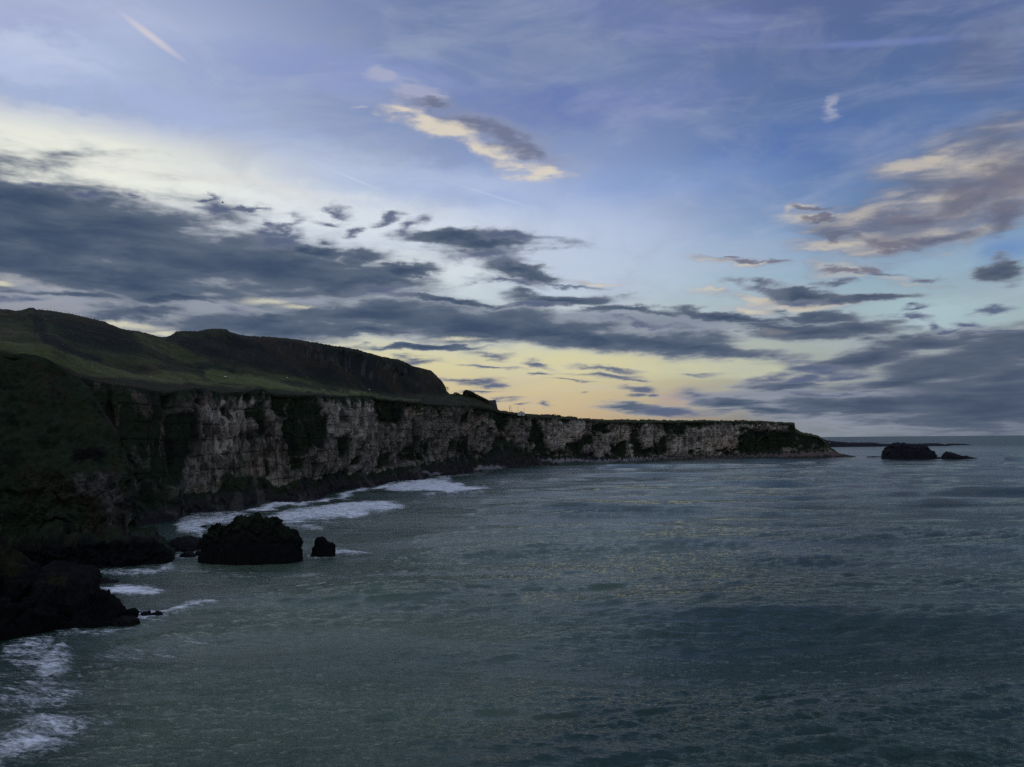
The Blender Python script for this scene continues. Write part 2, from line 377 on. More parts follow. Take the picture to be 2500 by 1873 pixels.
def vnoise(x, y, z=None, seed=0):
    x = np.asarray(x, np.float32); y = np.asarray(y, np.float32)
    x0 = np.floor(x); y0 = np.floor(y)
    fx = x - x0; fy = y - y0
    fx = fx * fx * fx * (fx * (fx * 6 - 15) + 10); fy = fy * fy * fy * (fy * (fy * 6 - 15) + 10)
    xi = x0.astype(np.int64); yi = y0.astype(np.int64)
    def plane(zi):
        a = _h(xi, yi, zi, seed); b = _h(xi + 1, yi, zi, seed); c = _h(xi, yi + 1, zi, seed); d = _h(xi + 1, yi + 1, zi, seed)
        return (a * (1 - fx) + b * fx) * (1 - fy) + (c * (1 - fx) + d * fx) * fy
    if z is None:
        return plane(np.zeros_like(xi)) * 2 - 1
    z = np.asarray(z, np.float32); z0 = np.floor(z); fz = z - z0; fz = fz * fz * (3 - 2 * fz); zi = z0.astype(np.int64)
    return (plane(zi) * (1 - fz) + plane(zi + 1) * fz) * 2 - 1

def fbm(x, y, z=None, oct=4, seed=0, gain=0.5):
    s = 0; a = 1.0; t = 0; f = 1.0
    for o in range(oct):
        s = s + a * vnoise(x * f + 17.3 * o, y * f + 9.1 * o, None if z is None else z * f, seed + o)
        t += a; a *= gain; f *= 2.03
    return s / t * 1.35

def worley(x, y, seed=0):
    """2D cells -> (distance to nearest, edge distance F2-F1, cell random)"""
    xi = np.floor(x).astype(np.int64); yi = np.floor(y).astype(np.int64)
    f1 = np.full(x.shape, 9.0, np.float32); f2 = f1.copy(); rnd = np.zeros(x.shape, np.float32)
    for i in (-1, 0, 1):
        for j in (-1, 0, 1):
            cx = xi + i; cy = yi + j; z = np.zeros_like(cx)
            px = cx + _h(cx, cy, z, seed) * .9; py = cy + _h(cx, cy, z, seed + 1) * .9
            d = (px - x) ** 2 + (py - y) ** 2
            r = _h(cx, cy, z, seed + 2)
            near = d < f1
            f2 = np.where(near, f1, np.minimum(f2, d)); rnd = np.where(near, r, rnd); f1 = np.where(near, d, f1)
    return np.sqrt(f1), np.sqrt(f2) - np.sqrt(f1), rnd

def sstep(x, a, b):
    t = np.clip((x - a) / (b - a), 0, 1); return t * t * (3 - 2 * t)

def poly_mask(px, py, pts, soft):
    """soft polygon membership in photo coordinates"""
    pts = np.asarray(pts, float)
    out = np.zeros(px.shape, np.float32)
    x0, y0 = pts.min(0) - soft * 2; x1, y1 = pts.max(0) + soft * 2
    sel = (px > x0) & (px < x1) & (py > y0) & (py < y1)
    if not sel.any(): return out
    X = px[sel]; Y = py[sel]
    ins = np.zeros(X.shape, bool); dist = np.full(X.shape, 1e9)
    for (ax, ay), (bx, by) in zip(pts, np.roll(pts, -1, 0)):
        if ay != by:
            c = ((ay > Y) != (by > Y)) & (X < (bx - ax) * (Y - ay) / (by - ay) + ax)
            ins ^= c
        ex, ey = bx - ax, by - ay
        t = np.clip(((X - ax) * ex + (Y - ay) * ey) / (ex * ex + ey * ey + 1e-9), 0, 1)
        dist = np.minimum(dist, np.hypot(X - ax - t * ex, Y - ay - t * ey))
    sd_ = np.where(ins, dist, -dist)
    out[sel] = sstep(sd_, -soft, soft)
    return out

def tab(x, pts, col_=1):
    p = np.array(pts, float)
    return np.interp(x, p[:, 0], p[:, col_])

# ------------------------------------------------------------------ mesh helpers
def link(ob, parent=None):
    scene.collection.objects.link(ob)
    if parent is not None: ob.parent = parent
    return ob

def mesh_obj(name, V_, F_, mat, parent=None, smooth=True, attrs=None):
    V_ = np.ascontiguousarray(V_, np.float32).reshape(-1, 3)
    me = bpy.data.meshes.new(name)
    F_ = [tuple(f) for f in F_] if not isinstance(F_, np.ndarray) else F_
    if isinstance(F_, np.ndarray):
        n = len(F_); k = F_.shape[1]
        me.vertices.add(len(V_)); me.vertices.foreach_set('co', V_.ravel())
        me.loops.add(n * k); me.loops.foreach_set('vertex_index', np.ascontiguousarray(F_, np.int32).ravel())
        me.polygons.add(n); me.polygons.foreach_set('loop_start', np.arange(0, n * k, k, dtype=np.int32))
        me.update(calc_edges=True)
    else:
        me.from_pydata(V_.tolist(), [], F_); me.update()
    me.polygons.foreach_set('use_smooth', np.full(len(me.polygons), smooth))
    for an, (kind, data) in (attrs or {}).items():
        a = me.attributes.new(an, kind, 'POINT')
        if kind == 'FLOAT': a.data.foreach_set('value', np.ascontiguousarray(data, np.float32).ravel())
        else:
            d = np.ones((len(V_), 4), np.float32); d[:, :3] = np.asarray(data).reshape(-1, 3)
            a.data.foreach_set('color', d.ravel())
    me.materials.append(mat)
    me.validate(clean_customdata=False)
    return link(bpy.data.objects.new(name, me), parent)

def grid_faces(nr, nc):
    i = np.arange(nr * nc).reshape(nr, nc)
    return np.stack([i[:-1, :-1], i[:-1, 1:], i[1:, 1:], i[1:, :-1]], -1).reshape(-1, 4)

def tag(o, label=None, cat=None, group=None, kind=None):
    if label: o['label'] = label
    if cat: o['category'] = cat
    if group: o['group'] = group
    if kind: o['kind'] = kind
    return o

def grid_normals(P):
    a = np.gradient(P, axis=1); b = np.gradient(P, axis=0)
    n = np.cross(a, b); n /= (np.linalg.norm(n, axis=-1, keepdims=True) + 1e-9)
    return n

def blur(A, k0, k1):
    for ax, k in ((0, k0), (1, k1)):
        if k < 1: continue
        pad = [(0, 0)] * A.ndim; pad[ax] = (k, k)
        B = np.pad(A, pad, mode='edge'); c = np.cumsum(B, axis=ax)
        z = np.take(c, [0], axis=ax) * 0
        c = np.concatenate([z, c], axis=ax); n = A.shape[ax]
        A = (np.take(c, np.arange(2 * k + 1, 2 * k + 1 + n), axis=ax) - np.take(c, np.arange(0, n), axis=ax)) / (2 * k + 1)
    return A

# ------------------------------------------------------------------ materials
def new_mat(name):
    m = bpy.data.materials.new(name); m.use_nodes = True
    nt = m.node_tree; nt.nodes.clear()
    h = G(nt)
    b = h.n('ShaderNodeBsdfPrincipled'); o = h.n('ShaderNodeOutputMaterial')
    nt.links.new(b.outputs[0], o.inputs[0])
    return m, h, b

def terrain_mat(name, bump_d=1.0, sc=1.0, gain=1.0):
    m, h, b = new_mat(name)
    at_ = h.n('ShaderNodeAttribute', attribute_name='albedo').outputs['Color']
    rk = h.n('ShaderNodeAttribute', attribute_name='rock').outputs['Fac']
    pos = h.n('ShaderNodeNewGeometry').outputs['Position']
    p2 = h.vm('MULTIPLY', pos, (1.0, 1.0, 0.35))
    n1 = h.noise(pos, 0.45 * sc, 6, 0.65)
    n2 = h.noise(p2, 0.9 * sc, 7, 0.7, 0.4)
    vo = h.n('ShaderNodeTexVoronoi', feature='F1'); h.put(vo.inputs['Vector'], p2); vo.inputs['Scale'].default_value = 0.5 * sc
    f = h.m('MULTIPLY_ADD', n1, 1.1, 0.45)
    f2 = h.m('MULTIPLY_ADD', n2, 1.0, 0.5)
    c = h.mix(1.0, at_, h.comb(f, f, f), 'MULTIPLY')
    c = h.mix(h.m('MULTIPLY', rk, 0.9), c, h.mix(1.0, c, h.comb(f2, f2, f2), 'MULTIPLY'))
    if gain != 1.0: c = h.mix(1.0, c, (gain, gain, gain), 'MULTIPLY')
    h.put(b.inputs['Base Color'], c)
    b.inputs['Roughness'].default_value = 0.92
    b.inputs['Specular IOR Level'].default_value = 0.06
    hh = h.m('ADD', h.m('MULTIPLY', n1, 0.5), h.m('MULTIPLY', h.m('ADD', n2, h.m('MULTIPLY', vo.outputs[0], 0.4)), h.m('MULTIPLY_ADD', rk, 0.8, 0.3)))
    bp = h.n('ShaderNodeBump'); bp.inputs['Strength'].default_value = 0.9; bp.inputs['Distance'].default_value = bump_d
    h.put(bp.inputs['Height'], hh); m.node_tree.links.new(bp.outputs[0], b.inputs['Normal'])
    return m

M_land = terrain_mat('cliff_and_turf', 1.6)
M_near = terrain_mat('wet_basalt_and_turf', 1.2, 1.6, 0.72)

def rock_mat(name, c1, c2, sc=1.0, bump=0.4, top=None):
    m, h, b = new_mat(name)
    pos = h.n('ShaderNodeTexCoord').outputs['Object']
    n = h.noise(pos, 0.6 * sc, 8, 0.65, 0.3)
    n3 = h.noise(pos, 2.4 * sc, 6, 0.7)
    c = h.mix(h.ss(n, 0.38, 0.62), c1, c2)
    if top is not None:
        geo = h.n('ShaderNodeNewGeometry'); nz = h.sep(geo.outputs['Normal'])[2]
        zz = h.sep(pos)[2]
        c = h.mix(h.m('MULTIPLY', h.ss(h.m('MULTIPLY_ADD', n3, 0.5, nz), 0.55, 0.95), h.ss(zz, top[1], top[1] + 3)), c, top[0])
    c = h.mix(1.0, c, h.comb(*[h.m('MULTIPLY_ADD', n3, 1.2, 0.4)] * 3), 'MULTIPLY')
    h.put(b.inputs['Base Color'], c)
    b.inputs['Roughness'].default_value = 0.85; b.inputs['Specular IOR Level'].default_value = 0.06
    bp = h.n('ShaderNodeBump'); bp.inputs['Strength'].default_value = 0.9; bp.inputs['Distance'].default_value = bump
    h.put(bp.inputs['Height'], h.m('ADD', n, h.m('MULTIPLY', n3, 0.4))); m.node_tree.links.new(bp.outputs[0], b.inputs['Normal'])
    return m

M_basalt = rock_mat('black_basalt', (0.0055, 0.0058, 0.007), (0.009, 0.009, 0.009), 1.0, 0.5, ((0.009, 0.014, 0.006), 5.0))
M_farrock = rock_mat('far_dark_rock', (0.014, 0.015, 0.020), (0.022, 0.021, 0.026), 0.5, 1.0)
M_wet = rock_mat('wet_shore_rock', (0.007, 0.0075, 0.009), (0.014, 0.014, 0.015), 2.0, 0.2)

def plain_mat(name, c, rough=0.85, var=0.3, sc=3.0, spec=0.3):
    m, h, b = new_mat(name)
    pos = h.n('ShaderNodeTexCoord').outputs['Object']
    n = h.noise(pos, sc, 5, 0.6)
    f = h.m('MULTIPLY_ADD', n, 2 * var, 1 - var)
    h.put(b.inputs['Base Color'], h.mix(1.0, c, h.comb(f, f, f), 'MULTIPLY'))
    b.inputs['Roughness'].default_value = rough; b.inputs['Specular IOR Level'].default_value = spec
    return m
M_white = plain_mat('whitewash', (0.55, 0.54, 0.50), 0.9, 0.15)
M_slate = plain_mat('slate_roof', (0.05, 0.05, 0.055), 0.7)
M_glass = plain_mat('window_glass', (0.05, 0.055, 0.06), 0.15, 0.1, 1, 0.5)
M_door = plain_mat('dark_door', (0.02, 0.02, 0.025), 0.6)
M_wood = plain_mat('weathered_wood', (0.05, 0.042, 0.035), 0.9)
M_stone = plain_mat('rubble_stone', (0.07, 0.065, 0.07), 0.95, 0.5, 1.5)
M_leaf = plain_mat('windswept_foliage', (0.030, 0.036, 0.020), 0.9, 0.5, 1.0, 0.1)
M_twig = plain_mat('bare_twigs', (0.035, 0.028, 0.024), 0.9)
M_wool = plain_mat('wool', (0.60, 0.58, 0.52), 1.0, 0.15, 4)
M_face = plain_mat('sheep_face', (0.05, 0.045, 0.04), 0.9)
M_feather = plain_mat('dark_feathers', (0.02, 0.02, 0.02), 0.8)

# ------------------------------------------------------------------ land lofts
def loft(name, x, curves, rows, mat, paint, disp, order=None):
    """curves: list of world polylines [nc,3]; rows: subdivisions between them"""
    P = []; T = []
    for k in range(len(curves) - 1):
        t = np.linspace(0, 1, rows[k], endpoint=False)
        P.append(curves[k][None] * (1 - t)[:, None, None] + curves[k + 1][None] * t[:, None, None])
        T.append(k + t)
    P.append(curves[-1][None]); T.append(np.array([len(curves) - 1.0]))
    P = np.concatenate(P); T = np.concatenate(T)
    TT = np.repeat(T[:, None], len(x), 1)
    px, py = to_px(P)
    N = grid_normals(blur(P, 4, 10))
    N *= -np.sign(np.mean(N[..., 1]))           # face the camera / the sky
    # arc coordinate along the coast
    c = curves[1]
    s = np.concatenate([[0], np.cumsum(np.hypot(np.diff(c[:, 0]), np.diff(c[:, 1])))])
    S = np.repeat(s[None], len(P), 0)
    d, fine = disp(P, S, TT, px, py)
    P2 = P + N * d[..., None]
    col_, rock = paint(P, S, TT, px, py, fine)
    return mesh_obj(name, P2, grid_faces(*P.shape[:2]), mat, attrs={'albedo': ('FLOAT_COLOR', col_), 'rock': ('FLOAT', rock)})

GRASS = np.array((0.082, 0.092, 0.036)); OLIVE = np.array((0.030, 0.032, 0.018)); BRACK = np.array((0.037, 0.030, 0.021))
VEG = np.array((0.016, 0.024, 0.013)); DARKV = np.array((0.012, 0.014, 0.013)); LIME = np.array((0.37, 0.345, 0.31)); LIMED = np.array((0.088, 0.082, 0.076))
SHORE = np.array((0.026, 0.024, 0.024)); BASALT = np.array((0.012, 0.012, 0.014)); PEB = np.array((0.20, 0.19, 0.20))

def mixc(a, b, f): return a * (1 - f[..., None]) + b * f[..., None]

W1 = [(-500, 1330), (200, 1290), (330, 1283), (425, 1269), (470, 1253), (520, 1246), (590, 1240), (650, 1229), (735, 1224), (812, 1204), (860, 1192), (950, 1180), (995, 1174), (1029, 1172), (1049, 1165),
      (1076, 1162), (1108, 1158), (1153, 1151), (1176, 1150), (1210, 1146), (1266, 1142), (1323, 1136), (1400, 1132), (1454, 1129), (1536, 1126.5), (1617, 1124), (1725, 1120.5), (1807, 1118.5), (1915, 1117), (1997, 1116.5), (2074, 1115.6), (2090, 1115.5)]
# low shelf
W2 = [(-500, 1230), (330, 1225), (425, 1215), (470, 1195), (513, 1196), (570, 1160), (641, 1158), (684, 1180), (720, 1170), (797, 1158), (854, 1150), (911, 1150), (967, 1138), (1024, 1132), (1085, 1118), (1142, 1110),
      (1176, 1115), (1200, 1085), (1240, 1072), (1290, 1100), (1330, 1112), (1400, 1112), (1450, 1113), (1536, 1113), (1617, 1112), (1725, 1111), (1807, 1108), (1870, 1103), (1940, 1100), (2000, 1097.5), (2037, 1101), (2050, 1109), (2074, 1114), (2090, 1115.3)]
W3 = [(-500, 855), (0, 868), (120, 885), (170, 915), (250, 935), (330, 945), (400, 957), (470, 950), (485, 950), (542, 960), (600, 955), (641, 950), (655, 957), (700, 962), (769, 965), (825, 968), (908, 968), (950, 975), (1024, 982),
      (1040, 986), (1097, 990), (1153, 990), (1190, 997), (1221, 1008), (1289, 1016), (1307, 1019), (1402, 1024), (1450, 1029), (1500, 1031), (1610, 1032), (1725, 1030), (1807, 1030), (1870, 1032), (1925, 1035), (1939.5, 1036), (1940.5, 1049), (1945, 1058), (1964, 1063), (1997, 1068),
      (2008, 1075), (2017, 1084), (2021, 1094), (2030, 1097), (2037, 1101.5), (2049, 1109.5), (2074, 1114.3), (2090, 1115.3)]
W4 = [(-500, 815, 270), (0, 838, 310), (100, 850, 315), (250, 890, 350), (400, 906, 405), (500, 902, 460), (620, 917, 520), (700, 925, 560), (800, 940, 620), (900, 953, 690), (1000, 963, 760), (1060, 967, 800), (1090, 968, 830), (1130, 971, 850), (1185, 985, 870),
      (1214, 1003, 880), (1289, 1014.5, 930), (1400, 1021.5, 1020), (1450, 1026.5, 1060), (1610, 1028.5, 1150), (1807, 1028, 1230), (1925, 1033, 1245), (1939.5, 1034.5, 1248), (1940.5, 1047, 1244), (1964, 1060, 1240), (1997, 1066, 1235), (2017, 1081, 1234), (2030, 1095, 1230), (2049, 1108.5, 1226), (2090, 1115.2, 1222)]
SKY_ = [(-500, 760, 430), (0, 752.5, 470), (37, 759.6, 470), (58, 756, 470), (70, 752.5, 470), (82, 753, 470), (88, 757.5, 470), (125, 758, 475), (160, 764, 480), (199, 772, 480), (255, 785, 490), (300, 801, 500), (355, 812, 510), (389, 822, 520), (408, 823, 530), (418, 817, 560),
      (431, 809, 580), (454, 808, 590), (482, 808.5, 600), (508, 804, 610), (530, 802.5, 620), (552, 804, 625), (560, 810, 628), (596, 819, 640), (624, 821, 650), (687, 825, 680), (780, 837, 720), (866, 852, 760), (932, 871, 800), (975, 878, 825), (1013, 896, 850),
      (1051, 904, 870), (1067, 918, 875), (1078, 931, 880), (1088, 945, 880), (1090, 955, 880), (1098, 962, 880), (1112, 962.5, 880), (1130, 965, 880), (1160, 971, 880), (1186, 979, 885), (1193, 982, 885), (1212, 999, 885), (1219, 1001.5, 888), (1261, 1007.6, 915), (1282, 1009.9, 930), (1302, 1012.3, 945), (1345, 1013.7, 985), (1370, 1015, 1005),
      (1397, 1018.5, 1030), (1421, 1023, 1050), (1443, 1024.3, 1070), (1478, 1025, 1095), (1536, 1024, 1130), (1617, 1026, 1180), (1725, 1026, 1230), (1807, 1026.6, 1255), (1861, 1028, 1262), (1915, 1031, 1265), (1938.5, 1032, 1265), (1940.5, 1045, 1255), (1944, 1052, 1252),
      (1964, 1057, 1250), (1980, 1059.3, 1250), (1997, 1062.7, 1248), (2008, 1070, 1246), (2017, 1080, 1242), (2021, 1091, 1236), (2030, 1093.5, 1234), (2037, 1097.5, 1232), (2049, 1107, 1228), (2067, 1110.5, 1226), (2090, 1114.9, 1223)]

# limestone faces: vegetated patches, plus shade of recesses and caves painted dark (photo polygons)
VEG_SHADE_P = [
 ([(418, 1010), (470, 1010), (466, 1150), (440, 1190), (405, 1190)], 6),
 ([(474, 940), (481, 940), (480, 1022), (475, 1030)], 2.5),
 ([(545, 998), (565, 994), (573, 1010), (568, 1026), (550, 1020)], 5),
 ([(628, 990), (650, 975), (656, 1050), (640, 1075), (612, 1065)], 7),
 ([(632, 960), (642, 960), (638, 1010), (628, 1020)], 4),
 ([(655, 958), (701, 958), (701, 1010), (668, 1010), (668, 1000)], 5),
 ([(703, 960), (768, 968), (775, 990), (788, 1004), (792, 1060), (790, 1090), (770, 1100), (745, 1115), (706, 1115)], 4),
 ([(706, 1115), (760, 1118), (760, 1150), (706, 1150)], 8),
 ([(642, 1085), (650, 1060), (652, 1160), (641, 1160)], 3),
 ([(811, 1070), (835, 1062), (847, 1080), (845, 1112), (815, 1116)], 6),
 ([(862, 1090), (880, 1095), (876, 1112), (858, 1106)], 4),
 ([(908, 968), (985, 972), (982, 1030), (962, 1036), (940, 1028), (925, 1040), (911, 1030)], 5),
 ([(920, 1098), (935, 1102), (955, 1120), (958, 1140), (915, 1140)], 7),
 ([(852, 1120), (866, 1120), (866, 1135), (852, 1134)], 3),
 ([(1062, 996), (1080, 996), (1082, 1018), (1074, 1024), (1064, 1014)], 4),
 ([(1118, 1010), (1136, 1010), (1138, 1030), (1126, 1034), (1119, 1026)], 4),
 ([(1155, 996), (1195, 1000), (1190, 1024), (1160, 1026)], 5),
 ([(1195, 1005), (1260, 1010), (1240, 1045), (1215, 1050), (1200, 1030)], 8),
 ([(1020, 1060), (1034, 1060), (1040, 1120), (990, 1125), (985, 1100)], 7),
 ([(1108, 1070), (1140, 1068), (1150, 1115), (1100, 1115)], 8),
 ([(1196, 1080), (1212, 1064), (1245, 1068), (1262, 1085), (1292, 1108), (1290, 1142), (1190, 1142)], 6),
 ([(1290, 1020), (1308, 1022), (1322, 1050), (1332, 1080), (1345, 1108), (1330, 1120), (1296, 1110), (1284, 1060)], 4),
 ([(1372, 1100), (1400, 1080), (1424, 1062), (1450, 1056), (1440, 1082), (1420, 1104), (1400, 1114), (1370, 1114)], 4),
 ([(1446, 1040), (1494, 1034), (1494, 1058), (1470, 1064), (1446, 1062)], 4),
 ([(1503, 1090), (1512, 1080), (1526, 1080), (1530, 1098), (1524, 1122), (1500, 1122)], 3),
 ([(1549, 1040), (1562, 1036), (1564, 1090), (1590, 1096), (1620, 1100), (1626, 1118), (1545, 1118)], 4),
 ([(1596, 1076), (1604, 1072), (1612, 1084), (1630, 1060), (1632, 1110), (1600, 1108)], 3),
 ([(1600, 1030), (1700, 1033), (1740, 1040), (1690, 1046), (1655, 1060), (1630, 1072), (1618, 1050)], 4),
 ([(1686, 1092), (1696, 1090), (1700, 1098), (1690, 1104)], 2),
 ([(1706, 1100), (1713, 1100), (1713, 1112), (1706, 1112)], 2),
 ([(1722, 1098), (1728, 1098), (1728, 1112), (1722, 1112)], 2),
 ([(1808, 1054), (1850, 1052), (1940, 1046), (1942, 1100), (1870, 1104), (1740, 1108), (1760, 1100), (1800, 1094)], 4),
 ([(1940, 1050), (2022, 1070), (2022, 1092), (1940, 1100)], 6),
 ([(480, 1200), (520, 1198), (560, 1165), (640, 1160), (640, 1200), (480, 1230)], 8),
 ([(395, 955), (420, 955), (420, 1010), (395, 990)], 8),
]
# pale rock panels; the lighter look of outward faces is painted in
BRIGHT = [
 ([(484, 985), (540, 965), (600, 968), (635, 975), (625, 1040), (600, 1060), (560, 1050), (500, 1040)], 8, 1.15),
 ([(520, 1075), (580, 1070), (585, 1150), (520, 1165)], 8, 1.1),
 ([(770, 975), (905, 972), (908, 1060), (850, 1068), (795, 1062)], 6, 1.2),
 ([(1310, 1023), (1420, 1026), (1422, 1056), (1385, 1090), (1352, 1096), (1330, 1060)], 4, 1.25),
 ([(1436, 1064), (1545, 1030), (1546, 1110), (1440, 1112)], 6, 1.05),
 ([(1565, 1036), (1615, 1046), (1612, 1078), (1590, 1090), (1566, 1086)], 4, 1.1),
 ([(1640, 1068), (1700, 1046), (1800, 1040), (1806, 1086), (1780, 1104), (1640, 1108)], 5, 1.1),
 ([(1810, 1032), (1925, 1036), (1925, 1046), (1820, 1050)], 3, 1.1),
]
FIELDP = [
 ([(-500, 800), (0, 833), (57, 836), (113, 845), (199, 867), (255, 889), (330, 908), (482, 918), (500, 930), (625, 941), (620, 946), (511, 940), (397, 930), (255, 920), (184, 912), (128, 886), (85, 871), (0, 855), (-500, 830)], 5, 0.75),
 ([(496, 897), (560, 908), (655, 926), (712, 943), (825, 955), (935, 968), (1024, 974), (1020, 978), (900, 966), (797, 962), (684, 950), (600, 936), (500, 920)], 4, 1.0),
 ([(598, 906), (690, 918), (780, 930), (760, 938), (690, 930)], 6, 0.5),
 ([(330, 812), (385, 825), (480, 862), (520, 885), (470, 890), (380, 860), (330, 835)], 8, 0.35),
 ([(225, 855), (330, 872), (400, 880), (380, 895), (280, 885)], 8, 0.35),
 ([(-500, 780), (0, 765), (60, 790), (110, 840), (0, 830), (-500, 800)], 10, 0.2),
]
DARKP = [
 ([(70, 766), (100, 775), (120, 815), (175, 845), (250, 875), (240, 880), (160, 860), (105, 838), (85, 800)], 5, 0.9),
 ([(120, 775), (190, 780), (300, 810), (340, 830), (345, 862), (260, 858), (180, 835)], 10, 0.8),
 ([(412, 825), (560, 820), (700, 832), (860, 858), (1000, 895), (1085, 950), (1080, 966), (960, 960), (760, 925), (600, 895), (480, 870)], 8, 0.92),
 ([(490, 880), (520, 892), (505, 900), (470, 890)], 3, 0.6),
]

def main_disp(P, S, T, px, py):
    z = P[..., 2]
    cliff = sstep(T, 1.9, 2.15) * (1 - sstep(T, 2.9, 3.05))
    shore = 1 - sstep(T, 1.8, 2.1)
    hill = sstep(T, 3.0, 3.3)
    big = fbm(S / 32.0, z / 90.0, oct=3, seed=3)
    w1 = worley(S / 10.0 + 0.25 * fbm(S / 20, z / 20, oct=2, seed=8), z / 38.0 + 0.3 * fbm(S / 9, z / 9, oct=2, seed=9), 21)
    w2 = worley(S / 3.6 + 0.3 * fbm(S / 5, z / 5, oct=2, seed=4), z / 4.2, 31)
    led = np.abs(((z + 1.2 * fbm(S / 25, z / 40, oct=2, seed=6)) / 7.0) % 1.0 - 0.5) * 2
    f3 = fbm(S / 2.0, z / 3.0, oct=4, seed=12)
    fis = 1 - sstep(np.abs(fbm(S / 7.5, z / 60, oct=3, seed=15)), 0.015, 0.085)
    fis = fis * sstep(fbm(S / 20, z / 22, oct=2, seed=16), -.35, .25)
    far = np.clip(P[..., 1] / 600.0, 0.5, 1.0)
    dc = 4.8 * big + 4.8 * (w1[2] - 0.5) + 1.2 * (w2[2] - 0.5) + 1.0 * f3 - 2.2 * fis + 2.6 * fbm(S / 7, z / 40, oct=4, seed=14) - 0.9 * (led < 0.08) * (f3 > -.1)
    ds_ = 2.2 * fbm(P[..., 0] / 7, P[..., 1] / 9, z / 5, oct=5, seed=41, gain=.6) + 2.0 * (worley(P[..., 0] / 3.0, P[..., 1] / 4.0, 51)[2] - .5)
    dh_ = 1.9 * fbm(P[..., 0] / 34, P[..., 1] / 34, oct=6, seed=61, gain=.55)
    # crags on the hill face
    crag = sstep(px, 640, 800) * (1 - sstep(px, 1085, 1095)) * sstep(T, 4.1, 4.5)
    dh_ = dh_ + crag * 2.5 * (worley(S / 9, z / 12, 77)[2] - 0.5)
    crest = np.exp(-((T - 5.0) / 0.10) ** 2)
    dh_ = dh_ * (1 - 0.75 * crest) + crest * (0.6 + .9 * sstep(px, 1250, 1400)) * fbm(S / 3.5, z / 9, oct=4, seed=91, gain=.6)
    veg_shade = np.zeros(px.shape, np.float32)
    for pts, sft in VEG_SHADE_P:
        veg_shade = np.maximum(veg_shade, poly_mask(px + 14 * fbm(S / 11, z / 9, oct=4, seed=5), py + 12 * fbm(S / 11, z / 9, oct=4, seed=6), pts, sft))
    dc = dc - 3.5 * blur(veg_shade, 2, 3)
    thick = np.clip(tabH(px), 0.02, 1)
    d = (cliff * dc * far + shore * ds_ * sstep(T, 0.9, 1.3) + hill * dh_) * thick
    return d, (veg_shade, w1, w2, f3, led, big, fis)
def tabH(px):                      # relief shrinks to nothing where the point runs out into the sea
    return tab(px, [(0, 1), (1900, 1), (1945, .6), (2020, .45), (2060, .25), (2090, .03)])

